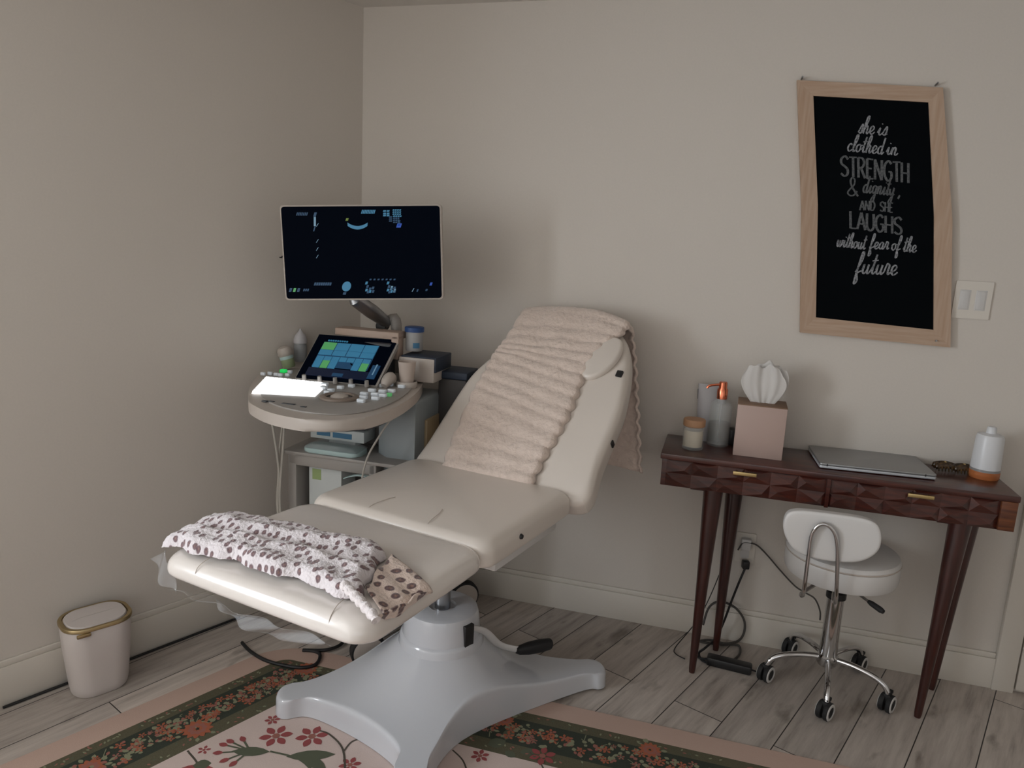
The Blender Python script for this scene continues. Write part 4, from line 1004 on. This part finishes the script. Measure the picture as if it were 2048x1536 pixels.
# candle
f_ = ondesk(1384, 896); D_ = (f_.o-CAM).dot(fwd); k_ = D_/FPX
t = thing('candle_jar', 'cream candle in a glass jar with a wooden lid on the desk', 'candle', f_)
rj = 21*k_
b = nb(); lathe(b, [(0, 0), (rj*.95, 0), (rj, .004), (rj, 46*k_), (rj*.94, 46*k_), (rj*.92, .008), (0, .007)], 32); obj('jar', b, m_glass, t)
b = nb(); lathe(b, [(0, .010), (rj*.88, .010), (rj*.88, 38*k_), (0, 38*k_)], 32); obj('wax', b, m_candle, t)
b = nb(); lathe(b, [(0, 44*k_), (rj*.85, 44*k_), (rj*1.03, 47*k_), (rj*1.03, 58*k_), (rj*.98, 60*k_), (0, 60*k_)], 32); obj('lid', b, m_cork, t, label='light wooden lid')
# spray bottle
f_ = ondesk(1434, 889); k_ = (f_.o-CAM).dot(fwd)/FPX; rj = 22*k_
t = thing('spray_bottle', 'clear glass spray bottle with a copper pump beside the tissue box', 'bottle', f_)
b = nb(); lathe(b, [(0, 0), (rj*.92, 0), (rj, .005), (rj, 76*k_), (rj*.88, 85*k_), (rj*.42, 92*k_), (rj*.42, 100*k_), (rj*.36, 100*k_), (rj*.36, 91*k_), (rj*.80, 83*k_), (rj*.92, 74*k_), (rj*.92, .008), (0, .006)], 32); obj('glass_body', b, m_glass, t)
b = nb(); lathe(b, [(0, .008), (rj*.9, .008), (rj*.9, 46*k_), (0, 46*k_)], 28); obj('liquid', b, mat('clear_liquid', (.20, .21, .19), .1, alpha=.35), t)
b = nb(); cyl(b, (0, 0, .01), (0, 0, 92*k_), .0025); obj('dip_tube', b, m_bottlew, t)
b = nb(); lathe(b, [(rj*.30, 84*k_), (rj*.36, 96*k_), (0, 96*k_)], 20); obj('neck', b, m_bottlew, t)
b = nb(); lathe(b, [(0, 94*k_), (rj*.46, 94*k_), (rj*.48, 112*k_), (rj*.36, 116*k_), (rj*.36, 126*k_), (rj*.30, 128*k_), (0, 128*k_)], 20); tube(b, smooth([(0, 0, 122*k_), (-12*k_, -.004, 121*k_), (-26*k_, -.008, 118*k_), (-30*k_, -.009, 113*k_)], 4), .0045, 8); obj('pump', b, m_copper, t, label='copper pump')
# white tube behind
f_ = ondesk(1412, 862); k_ = (f_.o-CAM).dot(fwd)/FPX
t = thing('lotion_tube', 'white squeeze tube with a grey band behind the clear spray bottle', 'tube', f_)
hh = 112*k_
b = nb()
def tsec(w_, d_, z, n=24): return [(w_/2*math.cos(2*PI*i/n), d_/2*math.sin(2*PI*i/n), z) for i in range(n)]
loft(b, [tsec(34*k_, 34*k_, 0), tsec(36*k_, 34*k_, .02), tsec(42*k_, 20*k_, hh*.6), tsec(46*k_, .006, hh-.002), tsec(46*k_, .004, hh)]); obj('body', b, m_bottlew, t)
b = nb(); loft(b, [tsec(44.5*k_, .0155, hh*.72), tsec(47*k_, .008, hh*.90)], (False, False)); obj('band', b, mat('band_grey', (.16, .17, .18), .4), t)
# black box behind
f_ = ondesk(1462, 884, 0); k_ = (f_.o-CAM).dot(fwd)/FPX; f_ = Fr(FB.w(FB.l(f_.o).x, -.045, DZ), AZB)
b = nb(); box(b, (-.012, -.025, 0), (.012, .025, 30*k_), .003); single('charger_block', b, m_blackp, f_, 'black block standing behind the tissue box and spray bottle', 'charger')
# tissue box
f_ = ondesk(1511, 890); k_ = (f_.o-CAM).dot(fwd)/FPX; l_ = FB.l(f_.o); hw = 44*k_*1.0; f_ = Fr(FB.w(l_.x, min(l_.y, -.02-hw*.9)-.0, DZ), AZB)
f_ = Fr(FB.w(l_.x, -.145, DZ), AZB-1)
t = thing('tissue_box', 'blush tissue box cover with white tissue standing up out of it', 'tissue box', f_)
hb = 98*k_; hw2 = hw*.78
b = nb(); box(b, (-hw, -hw2, 0), (hw, hw2, hb), .002); obj('box_cover', b, m_tbox, t)
b = nb(); box(b, (-hw, -hw2, hb-.0005), (hw, hw2, hb+.0035), .001); obj('box_top', b, m_tboxt, t)
b = nb(); ht = 76*k_
def sheet(k, x0_, top, yo, p):
    def f(u, v):
        w_ = (34+48*math.sin(min(1, .05+v*1.5)*PI/2)-16*(max(0, v-.6)/.4)**2)*k_
        x = (u-.5)*w_+x0_*k_*v; e_ = 1-(2*u-1)**4
        y = yo*(.3+.7*v)+(.0028+.003*v)*math.sin(u*12+p+v*2.2+.8*math.sin(v*4+p))*e_+.0015*math.sin(u*31+p)*e_
        z = hb-.004+top*k_*v*(1-.16*abs(2*u-1)**3*v+.045*math.sin(u*11+p)*v+.03*math.sin(u*23+p)*v)
        return V((x, y, z))
    return f
for k, (x0_, top, yo, p) in enumerate(((-3, 76, -.016, 0), (3, 80, .002, 2.1), (0, 70, .018, 4))): grid(b, 60, 20, sheet(k, x0_, top, yo, p))
obj('tissue', b, m_tiss, t, label='white tissue', mods=(('SOLIDIFY', dict(thickness=.0006)),))
# laptop
q = [dh(x, y, 'z', DZ+.012) for x, y in ((1604, 926), (1834, 950), (1850, 912), (1638, 893))]
cxl = sum((p for p in q), V())/4
lw = ((q[1]-q[0]).length+(q[2]-q[3]).length)/2; ldp = min(.235, abs((q[0].y+q[1].y)/2-(q[2].y+q[3].y)/2)); print('LAP', lw, ldp, cxl)
f_ = Fr(FB.w(cxl.x+.008, (q[0].y+q[1].y)/2+ldp/2, DZ), AZB+math.degrees(math.atan2(q[1].y-q[0].y, q[1].x-q[0].x)))
t = thing('laptop', 'closed silver laptop lying on the mahogany desk', 'laptop', f_)
b = nb(); prism(b, rrect(lw, ldp, .008, 4), .003, .012, .002, 2); 
for x in (-1, 1):
    for y in (-1, 1): cyl(b, (x*lw*.42, y*ldp*.4, 0), (x*lw*.42, y*ldp*.4, .004), .006)
obj('base', b, m_alue, t)
b = nb(); prism(b, rrect(lw, ldp, .008, 4), .0128, .020, .002, 2); obj('lid', b, m_alu, t)
b = nb(); box(b, (-lw*.44, -ldp/2-.0006, .0105), (-lw*.43, -ldp/2+.002, .0185)); obj('hinge_seam', b, m_blackp, t)
b = nb(); box(b, (lw*.40, -ldp/2-.0006, .0105), (lw*.41, -ldp/2+.002, .0185)); obj('hinge_seam', b, m_blackp, t)
# glasses
for k, (px, py) in enumerate(((1888, 941), (1926, 946))):
    f_ = ondesk(px, py, 8)
    if k == 0: tf = f_; t = thing('hair_clip', 'brown tortoiseshell hair clip nearest the laptop', 'hair clip', f_, 'tortoiseshell hair clips on the desk')
    else: t = thing('hair_clip', 'brown tortoiseshell hair clip nearest the white diffuser', 'hair clip', f_, 'tortoiseshell hair clips on the desk')
    for s_ in (-1, 1):
        b = nb()
        grid(b, 10, 6, lambda u, v: V((-.034+.068*u, s_*(.003+.016*v), .024*math.sin(PI*(.08+.84*v))+.006*math.sin(PI*u)-.002+.0035)))
        for i in range(6):
            x = -.026+.0105*i; tube(b, [(x, s_*.012, .021), (x, s_*.020, .012), (x+.001, s_*.021, .0015)], seg=6, radii=[.004, .003, .0012])
        obj('jaw', b, m_tort, t, mods=(('SOLIDIFY', dict(thickness=.003)),))
    b = nb(); tube(b, smooth([(.0, -.012, .020), (0, -.004, .030), (0, .004, .030), (0, .012, .020)], 3), .003, 8); obj('spring', b, m_brass, t, label='gold spring')
# diffuser
f_ = ondesk(1972, 934); f_.o = FB.w(min(FB.l(f_.o).x, DX1-.050), -.105, DZ); k_ = (f_.o-CAM).dot(fwd)/FPX; rj = 27*k_
t = thing('oil_diffuser', 'white oil diffuser on an orange wood base at the right end of the desk', 'diffuser', f_)
b = nb(); lathe(b, [(0, 0), (rj*.95, 0), (rj, .004), (rj, 15*k_), (0, 15*k_)], 36); obj('base', b, m_orangewood, t, label='orange wood base')
b = nb(); lathe(b, [(rj*.99, 15*k_), (rj*.99, 20*k_), (0, 20*k_)], 36); obj('seal', b, mat('clear_grey', (.25, .25, .25), .3), t)
b = nb(); lathe(b, [(rj*.98, 19*k_), (rj*.97, 24*k_), (rj*.91, 82*k_), (rj*.83, 88*k_), (rj*.34, 91*k_), (rj*.30, 102*k_), (rj*.24, 104*k_), (0, 103*k_)], 40); obj('cover', b, m_diff, t)

# ------------------------------------------------------------------ rolling stool
hub = V((1.945, -.215, 0)); FSx = Fr(FB.w(hub.x, hub.y, 0), AZB)
st = thing('rolling_stool', 'white padded rolling stool with a chrome base and low backrest under the desk', 'stool', FSx)
def sh_(px, py, ax, v): return FSx.hit(px, py, ax, v)
RB = .205; A5 = [24, 96, 168, 240, 312]
for a in A5:
    a_ = R(-a); d = V((math.cos(a_), math.sin(a_), 0))
    b = nb(); P = [d*.02+V((0, 0, .112)), d*.08+V((0, 0, .115)), d*.15+V((0, 0, .106)), d*.19+V((0, 0, .088)), d*RB+V((0, 0, .060))]
    tube(b, smooth(P, 4), .0105, 12, flat=.8); lg = obj('leg', b, m_chrome, st, label='chrome leg')
    c = d*RB+V((0, 0, .031)); az = R(-a)+R(60)
    ca = R(-32)
    M0 = Matrix.Translation(c) @ Matrix.Rotation(ca, 4, 'Z') @ Matrix.Rotation(R(90), 4, 'Y')
    b = nb(); r_, w_ = .031, .040
    for s_ in (-1, 1): lathe(b, [(0, s_*.004), (r_*.9, s_*.004), (r_, s_*.008), (r_, s_*.017), (r_*.9, s_*.020), (0, s_*.020)], 28, M4=M0)
    box(b, (-.012, -.012, .0), (.012, .012, .034), .005, M4=Matrix.Translation(c) @ Matrix.Rotation(ca, 4, 'Z')); box(b, (-.008, -.006, .028), (.008, .026, .040), .003, M4=Matrix.Translation(c) @ Matrix.Rotation(ca, 4, 'Z')); wh = obj('caster', b, m_rubber, st, label='black twin wheel caster with white rings')
    for s_ in (-1, 1):
        b = nb(); lathe(b, [(r_*.62, s_*.0195), (r_*.64, s_*.0222), (r_*.84, s_*.0222), (r_*.93, s_*.0195)], 28, M4=M0); obj('wheel_ring', b, m_metalw, wh, label='white wheel ring')
b = nb(); lathe(b, [(0, .085), (.030, .085), (.036, .095), (.036, .120), (.030, .126), (.028, .345), (0, .345)], 28); obj('column', b, m_chrome, st)
for a in A5:
    pass
b = nb(); lathe(b, [(0, .340), (.033, .340), (.033, .362), (.016, .37), (.016, .43), (0, .43)], 24); obj('collar', b, m_blackp, st, label='black plastic collar')
ZSt = .478; RS = .183
b = nb(); lathe(b, [(0, .420), (.11, .420), (.155, .424), (RS-.006, .434), (RS, .448), (RS, .496), (RS-.003, .502), (RS, .508), (RS-.006, .520), (RS-.03, .528), (.08, .533), (0, .534)], 56); obj('seat', b, m_vinylw, st)
b = nb(); lathe(b, [(RS-.001, .501), (RS+.0015, .504), (RS-.001, .507)], 56); obj('piping', b, bpy.data.materials['seam_beige'], st)
# lever
l0 = sh_(1737, 1203, 'z', .400); l1 = sh_(1767, 1224, 'z', .392); b = nb(); tube(b, [(.0, 0, .412), l0*.6+V((0, 0, .408*.4)), l0], .005, 8); lv = obj('height_lever', b, m_chrome, st)
b = nb(); tube(b, [l0, l0.lerp(l1, .2), l0.lerp(l1, .8), l1], seg=12, radii=[.006, .009, .010, .007]); obj('grip', b, m_rubber, lv, label='black grip')
# backrest loop
YP = -.205; yl = YP-.022
Lb = [sh_(1607, 1186, 'y', yl+.02), sh_(1616, 1120, 'y', yl), sh_(1622, 1075, 'y', yl-.01)]; Rb = [sh_(1672, 1075, 'y', yl-.01), sh_(1675, 1120, 'y', yl), sh_(1672, 1198, 'y', yl+.02)]
tp = [sh_(1632, 1055, 'y', yl-.012), sh_(1646, 1048, 'y', yl-.012), sh_(1661, 1055, 'y', yl-.012)]
lowL = [V((Lb[0].x*.6, -.08, .412)), V((Lb[0].x, yl+.06, .408))]; lowR = [V((Rb[2].x, yl+.06, .405)), V((Rb[2].x*.6, -.08, .412))]
b = nb(); tube(b, smooth(lowL+Lb+tp+Rb+lowR, 5), .0065, 10); obj('backrest_loop', b, m_chrome, st, label='bent chrome loop')
pc = [sh_(x, y, 'y', YP) for x, y in ((1567, 1040), (1586, 1019), (1660, 1024), (1735, 1036), (1759, 1056), (1758, 1092), (1735, 1113), (1700, 1121), (1640, 1116), (1592, 1100), (1570, 1070))]
pts = smooth([(p.x, p.z, 0) for p in pc], 4, True); b = cushion([(p.x, p.y) for p in pts], -.022, .018, .012, .004)
for v in b.verts: x, y, z = v.co; v.co = V((x, YP+.0-z*-1 if False else YP+z+.10*((x-.0)**2)*1.2, y))
obj('backrest', b, m_vinylw, st, mods=(SUB(1),))

# ------------------------------------------------------------------ chalkboard sign
def bh(px, py, y): return FB.hit(px, py, 'y', y)
yf = -.022
out = [bh(x, y, yf) for x, y in ((1594, 160), (1886, 175), (1901, 695), (1601, 665))]
cen = sum(out, V())/4; FCh = Fr(FB.w(cen.x, -.001, cen.z), AZB)
ch = thing('chalkboard_sign', 'black chalkboard in a raw wood frame with white chalk lettering on the wall', 'sign', FCh)
def ch_(px, py, y=yf): return FCh.hit(px, py, 'y', y+.001)
O = [(1594, 160), (1886, 175), (1901, 695), (1600, 665)]; I = [(1627, 191), (1858, 204), (1868, 660), (1632, 635)]
Lmid_o = (1603, 420); Rmid_o = (1905, 440); Lmid_i = (1636, 410); Rmid_i = (1869, 430)
def rail(po, pi, m_, nm):
    b = nb(); a = [ch_(*p) for p in po]; c = [ch_(*p) for p in pi]; n = len(a)
    fr1 = [b.verts.new(v) for v in a]; fi1 = [b.verts.new(v+V((0, .004, 0))) for v in c]
    fr0 = [b.verts.new(V((v.x, -.0005, v.z))) for v in a]; fi0 = [b.verts.new(V((v.x, -.0005, v.z))) for v in c]
    for i in range(n-1):
        b.faces.new((fr1[i], fr1[i+1], fi1[i+1], fi1[i])); b.faces.new((fr0[i], fr0[i+1], fi0[i+1], fi0[i])); b.faces.new((fr1[i], fr1[i+1], fr0[i+1], fr0[i])); b.faces.new((fi1[i], fi1[i+1], fi0[i+1], fi0[i]))
    for i in (0, n-1): b.faces.new((fr1[i], fi1[i], fi0[i], fr0[i]))
    return obj(nm, b, m_, ch, sm=False)
rail([O[0], O[1]], [I[0], I[1]], m_frameh, 'frame_rail'); rail([O[3], O[2]], [I[3], I[2]], m_frameh, 'frame_rail')
rail([O[0], Lmid_o, O[3]], [I[0], Lmid_i, I[3]], m_frame, 'frame_rail'); rail([O[1], Rmid_o, O[2]], [I[1], Rmid_i, I[2]], m_frame, 'frame_rail')
b = nb(); ys = -.012; vs = [ch_(x, y, ys) for x, y in ((1623, 187), (1862, 200), (1872, 430), (1871, 664), (1629, 639), (1632, 410))]
f1 = [b.verts.new(v) for v in vs]; f0 = [b.verts.new(V((v.x, -.0005, v.z))) for v in vs]; b.faces.new(f1); b.faces.new(f0[::-1])
for i in range(6): b.faces.new((f1[i], f1[(i+1) % 6], f0[(i+1) % 6], f0[i]))
slate = obj('slate_panel', b, m_slate, ch, sm=False)
for x, y in ((1604, 156), (1874, 168), (1871, 683)):
    b = nb(); p = ch_(x, y); cyl(b, (p.x, -.0005, p.z), (p.x+.001, yf-.004, p.z+.003), .003); obj('nail', b, m_steel, ch)
# chalk strokes
LT = {
 'e': (.70, [[(0, .15), (.42, .5), (.5, .82), (.3, 1), (.1, .72), (.1, .3), (.3, 0), (.5, .06), (.7, .3)]]),
 'i': (.50, [[(0, .3), (.2, .95), (.17, .25), (.3, 0), (.5, .25)], [(.30, 1.42), (.33, 1.52)]]),
 'c': (.62, [[(.5, .78), (.34, 1), (.1, .7), (.08, .3), (.3, 0), (.62, .25)]]),
 'o': (.75, [[(.4, 1), (.1, .78), (.08, .3), (.28, 0), (.52, .25), (.55, .7), (.38, 1), (.52, .85), (.75, .9)]]),
 'l': (.45, [[(0, .1), (.38, 1.4), (.42, 2.1), (.26, 2.15), (.15, 1.5), (.12, .3), (.25, 0), (.45, .25)]]),
 't': (.52, [[(0, .3), (.25, 1.1), (.30, 2.0), (.18, .4), (.3, 0), (.52, .25)], [(-.02, 1.32), (.55, 1.42)]]),
 'h': (.78, [[(0, .1), (.36, 1.4), (.42, 2.1), (.26, 2.15), (.14, 1.5), (.08, 0)], [(.1, .4), (.32, .98), (.5, .8), (.46, .2), (.58, 0), (.78, .3)]]),
 'd': (.85, [[(.52, .82), (.34, 1), (.08, .7), (.08, .25), (.28, 0), (.5, .3), (.64, 2.1)], [(.64, 2.1), (.54, .3), (.66, 0), (.85, .3)]]),
 'n': (.82, [[(0, .3), (.14, .98), (.1, 0)], [(.11, .4), (.34, 1), (.5, .8), (.46, .2), (.6, 0), (.82, .3)]]),
 'g': (.72, [[(.52, .82), (.34, 1), (.08, .7), (.1, .2), (.32, .05), (.52, .4), (.56, .95)], [(.56, .95), (.46, -.75), (.25, -1.05), (.08, -.75), (.45, -.1), (.72, .2)]]),
 'y': (.75, [[(0, .8), (.06, .3), (.24, .05), (.46, .4), (.54, .95), (.44, -.7), (.24, -1.05), (.06, -.8), (.42, -.1), (.75, .2)]]),
 'u': (.82, [[(0, .4), (.1, .95), (.08, .25), (.25, 0), (.46, .35), (.54, .95)], [(.54, .95), (.5, .2), (.62, 0), (.82, .3)]]),
 'w': (1.0, [[(0, .4), (.1, .95), (.08, .2), (.25, 0), (.42, .4), (.48, .9), (.46, .2), (.62, 0), (.8, .4), (.84, .95), (1.0, .85)]]),
 'f': (.60, [[(0, .1), (.40, 1.4), (.42, 2.1), (.28, 2.15), (.2, 1.4), (.08, -.8), (.2, -1.05), (.34, -.7), (.2, 0), (.6, .3)]]),
 'a': (.80, [[(.52, .82), (.34, 1), (.08, .7), (.08, .25), (.28, 0), (.48, .35), (.54, .95)], [(.54, .95), (.5, .2), (.62, 0), (.8, .3)]]),
 'r': (.62, [[(0, .3), (.12, 1), (.2, 1.12), (.4, .92), (.36, .35), (.44, .02), (.62, .25)]]),
 's': (.55, [[(0, .1), (.32, 1.15), (.42, .55), (.3, .02), (.08, .12)], [(.3, .02), (.55, .2)]]),
 ',': (.3, [[(.12, .15), (.16, .05), (.06, -.3)]]),
 '&': (.9, [[(.75, .5), (.55, .1), (.3, 0), (.08, .25), (.2, .6), (.48, 1.1), (.5, 1.6), (.32, 1.8), (.2, 1.5), (.35, .9), (.85, 0)]]),
 'S': (.70, [[(.62, .85), (.4, 1), (.12, .85), (.12, .62), (.35, .5), (.58, .35), (.58, .12), (.35, 0), (.08, .12)]]),
 'T': (.60, [[(.0, .97), (.6, 1)], [(.3, .98), (.32, 0)]]), 'R': (.68, [[(.12, 0), (.1, 1)], [(.1, 1), (.42, .98), (.55, .78), (.42, .55), (.12, .5)], [(.3, .5), (.62, 0)]]),
 'E': (.60, [[(.55, .98), (.1, 1)], [(.1, 1), (.1, 0)], [(.1, 0), (.56, .02)], [(.1, .52), (.46, .52)]]), 'N': (.72, [[(.1, 0), (.1, 1)], [(.1, 1), (.6, 0)], [(.6, 0), (.62, 1)]]),
 'G': (.72, [[(.62, .85), (.4, 1), (.12, .75), (.1, .3), (.35, 0), (.62, .18), (.62, .45)], [(.4, .46), (.66, .46)]]), 'H': (.70, [[(.1, 0), (.1, 1)], [(.6, 0), (.6, 1)], [(.1, .48), (.6, .48)]]),
 'L': (.58, [[(.1, 1), (.12, 0)], [(.12, 0), (.55, .03)]]), 'A': (.70, [[(.05, 0), (.36, 1)], [(.36, 1), (.66, 0)], [(.16, .34), (.56, .34)]]), 'U': (.70, [[(.1, 1), (.1, .25), (.34, 0), (.6, .25), (.6, 1)]]),
 'D': (.70, [[(.1, 0), (.1, 1)], [(.1, 1), (.45, .92), (.62, .5), (.45, .06), (.1, 0)]]), ' ': (.42, [])}
def write(text, p0, p1, xh, wd, slant=.0, m_=m_chalk, top=None, nm='lettering'):
    """one chalked line between two points of the board, xh = letter height in view points"""
    tot = sum(LT[c][0] for c in text); dxp, dyp = p1[0]-p0[0], p1[1]-p0[1]; b = nb(); x = 0; lay = 0
    for c in text:
        adv, strokes = LT[c]
        for s in strokes:
            caps = c.isupper()
            P = [(q[0], q[1]) for q in s]
            SP = smooth([(q[0], q[1], 0) for q in P], 6) if len(P) > 2 else [V((*P[0], 0)), V(((P[0][0]+P[1][0])/2, (P[0][1]+P[1][1])/2, 0)), V((*P[1], 0))]
            W_ = []
            for q in SP:
                t_ = (x+q.x)/tot; px = p0[0]+dxp*t_+slant*xh*q.y; py = p0[1]+dyp*t_-xh*q.y; W_.append((px, py))
            lay += 1
            yy = ys-.0009-.00002*lay
            Lf, Rt = [], []
            for i, (px, py) in enumerate(W_):
                ax_, ay_ = W_[max(i-1, 0)]; bx_, by_ = W_[min(i+1, len(W_)-1)]; tx_, ty_ = bx_-ax_, by_-ay_; l_ = math.hypot(tx_, ty_) or 1
                nx_, ny_ = -ty_/l_, tx_/l_; ww = wd*(.72+.55*abs(ty_)/l_*(1 if ty_ > 0 or caps else .55))/2
                Lf.append(ch_(px+nx_*ww, py+ny_*ww, yy)); Rt.append(ch_(px-nx_*ww, py-ny_*ww, yy))
            lv_ = [b.verts.new(v) for v in Lf]; rv_ = [b.verts.new(v) for v in Rt]
            for i in range(len(W_)-1): b.faces.new((lv_[i], lv_[i+1], rv_[i+1], rv_[i]))
        x += adv
    return obj(nm, b, m_, slate, sm=False)
Z2 = lambda x, y: (1640+x/4.267, 210+y/4.267)
write('she', Z2(325, 240), Z2(462, 250), 16, 2.6, .25); write('is', Z2(485, 255), Z2(572, 260), 15, 2.6, .25)
write('clothed', Z2(228, 392), Z2(540, 420), 15.5, 2.7, .25); write('in', Z2(562, 420), Z2(662, 430), 15, 2.7, .2)
write('STRENGTH', Z2(170, 602), Z2(765, 668), 40, 4.0, 0, m_chalkd)
write('&', Z2(225, 770), Z2(330, 780), 20, 3.2, .1, m_chalkd); write('dignity', Z2(362, 745), Z2(632, 775), 16, 2.9, .2, m_chalkd); write(',', Z2(660, 780), Z2(690, 784), 16, 3.2, .1, m_chalkd)
write('AND', Z2(335, 898), Z2(470, 900), 19, 2.6, .05, m_chalkd); write('SHE', Z2(508, 905), Z2(622, 918), 19, 2.6, .05, m_chalkd)
write('LAUGHS', Z2(248, 1050), Z2(705, 1108), 34, 4.0, 0, m_chalkd)
write('without', Z2(140, 1205), Z2(385, 1232), 13.5, 2.5, .22); write('fear', Z2(420, 1225), Z2(585, 1232), 13.5, 2.6, .22); write('of', Z2(605, 1238), Z2(685, 1244), 13.5, 2.5, .22); write('the', Z2(705, 1250), Z2(820, 1258), 14, 2.5, .22)
write('future', Z2(300, 1435), Z2(655, 1452), 19.5, 3.1, .25)

# ------------------------------------------------------------------ light switch, outlet, wall hook
q = [bh(x, y, -.005) for x, y in ((1911, 559), (1981, 567), (1979, 641), (1909, 634))]; cen = sum(q, V())/4; f_ = Fr(FB.w(cen.x, -.0005, cen.z), AZB)
t = thing('light_switch', 'white double rocker light switch plate to the right of the chalkboard', 'light switch', f_)
w_, h_ = .058, .0625
b = nb(); prism(b, rrect(w_*2-.004, h_*2, .004, 3), -.006, 0, 0, f=lambda x, y, z: (x, z, y)); obj('plate', b, m_trim, t)
for s_ in (-1, 1):
    b = nb(); box(b, (s_*.024-.013, -.0085, -.030), (s_*.024+.013, -.004, .030), .002); box(b, (s_*.024-.0165, -.0068, -.0335), (s_*.024+.0165, -.005, .0335), .001); obj('rocker', b, m_metalw, t)
q = bh(1490, 1100, -.005); f_ = Fr(FB.w(q.x, -.0005, q.z+.01), AZB)
t = thing('wall_outlet', 'white wall outlet behind the desk between its left legs and the stool', 'outlet', f_)
b = nb(); prism(b, rrect(.072, .118, .004, 3), -.006, 0, 0, f=lambda x, y, z: (x, z, y)); obj('plate', b, m_trim, t)
b = nb(); box(b, (-.017, -.032, -.002), (.019, -.006, .042), .004); obj('adapter', b, m_metalw, t)
for s_ in (-1, 1):
    b = nb(); prism(b, rrect(.034, .034, .010, 3, 0, s_*.026), -.0075, -.005, 0, f=lambda x, y, z: (x, z, y)); obj('socket', b, m_metalw, t)
q = FL.hit(561, 515, 'y', -.004); b = nb(); tube(b, [(0, 0, 0), (0, -.012, 0), (0, -.016, .006)], .0025, 6); single('wall_hook', b, m_blackp, Fr(FL.w(q.x, 0, q.z), AZL), 'tiny dark hook on the left wall beside the monitor', 'hook')

# ------------------------------------------------------------------ cords
def cord(name, pts, r_, m_, label, n=8, plug=None):
    o_ = pts[0]; fr = Fr((o_.x, o_.y, o_.z), 0); b = nb(); tube(b, smooth([p-fr.o for p in pts], n), r_, 8)
    return single(name, b, m_, fr, label, 'cord')
def wb(px, py, y): return FB.w(*bh(px, py, y))
def gf(px, py, z=.006): p = onz(px, py, z); return V((p.x, p.y, z))
def clampwall(P, d=.02):
    l = FB.l(P)
    if l.y > -d: l.y = -d
    return FB.w(*l)
c = cord('extension_cord', [wb(1492, 1133, -.035), wb(1480, 1160, -.05), wb(1462, 1205, -.05), wb(1447, 1245, -.06), wb(1432, 1275, -.055), clampwall(gf(1410, 1296, .03)), clampwall(gf(1398, 1306)), clampwall(gf(1404, 1320)), clampwall(gf(1428, 1330))], .0045, m_bcable, 'thick black power cord plugged into the outlet below the desk')
b = nb(); p = FB.w(*bh(1490, 1131, -.03)); fr = Fr(p, AZB); 
pl_ = c.matrix_world.inverted() @ FB.w(*bh(1491, 1130, -.034)); box(b, (pl_.x-.013, pl_.y-.014, pl_.z-.014), (pl_.x+.013, pl_.y+.014, pl_.z+.018), .005); obj('plug', b, m_blackp, c, label='black plug head')
cord('coiled_cable', [wb(1406, 1250, -.06)]+[wb(x, y, -.035) for x, y in ((1418, 1215), (1440, 1203), (1470, 1215), (1488, 1240), (1488, 1265), (1476, 1282))]+[clampwall(gf(x, y, .012)) for x, y in ((1450, 1287), (1420, 1280), (1400, 1283))]+[clampwall(gf(x, y)) for x, y in ((1440, 1289), (1475, 1290), (1480, 1305), (1470, 1318), (1452, 1325))], .0045, m_gcable, 'dark grey cable looping round the back left desk leg')
cord('thin_black_cord', [wb(1438, 1150, -.07), wb(1428, 1175, -.07), wb(1412, 1210, -.08), wb(1395, 1240, -.09), FB.w(*bh(1378, 1262, -.10)), clampwall(gf(1350, 1296)), clampwall(gf(1352, 1308)), clampwall(gf(1370, 1318))], .002, m_bcable, 'thin black cord running from the desk down past the front left leg')
cord('grey_cord', [wb(1476, 1100, -.03), wb(1486, 1086, -.03), wb(1500, 1086, -.03), wb(1516, 1092, -.028), wb(1536, 1112, -.025), wb(1560, 1140, -.025), wb(1590, 1172, -.03), wb(1612, 1186, -.04), wb(1630, 1198, -.05), wb(1640, 1222, -.05), wb(1640, 1240, -.05)], .003, m_gcable, 'grey cord trailing from the outlet behind the stool seat')
f_ = Fr(clampwall(gf(1460, 1337, 0), .072), AZB-6); b = nb(); box(b, (-.085, -.022, 0), (.075, .022, .034), .008)
t = thing('power_adapter', 'long black power adapter on the floor by the back left desk leg', 'adapter', f_)
obj('body', b, m_blackp, t)
b = nb(); tube(b, smooth([(.075, 0, .015), (.10, .004, .012), (.115, .03, .006), (.10, .05, .004)], 5), .003, 8); tube(b, smooth([(-.085, 0, .015), (-.11, .0, .012), (-.135, .03, .008), (-.13, .055, .006)], 5), .004, 8); obj('lead', b, m_bcable, t)
# cord on the floor along the left wall
pts = [(0, 1408), (60, 1390), (105, 1370), (150, 1345), (200, 1330), (268, 1313), (300, 1294), (322, 1283), (365, 1272), (402, 1258), (440, 1242), (470, 1228)]
def clampl(P, d=.024):
    l = FL.l(P)
    if l.y > -d: l.y = -d
    return FL.w(*l)
cord('floor_cord', [clampl(gf(x, y, .005)) for x, y in pts], .0042, m_bcable, 'black cord lying on the floor along the left wall behind the waste bin')
cord('black_cable', [gf(x, y, .012) for x, y in ((484, 1285), (500, 1302), (530, 1320), (570, 1331), (605, 1335), (632, 1328), (640, 1310), (628, 1302), (606, 1300), (650, 1300), (680, 1290), (695, 1270))], .006, m_bcable, 'thick black cable looping on the rug below the foot of the bed')

# ------------------------------------------------------------------ view
SC.view_settings.view_transform = 'Standard'; SC.view_settings.look = 'None'; SC.view_settings.gamma = 1; SC.view_settings.use_curve_mapping = False
SC.view_settings.exposure = -0.27
SC.cycles.use_denoising = True; SC.cycles.max_bounces = 8; SC.cycles.diffuse_bounces = 5; SC.cycles.caustics_reflective = False; SC.cycles.caustics_refractive = False
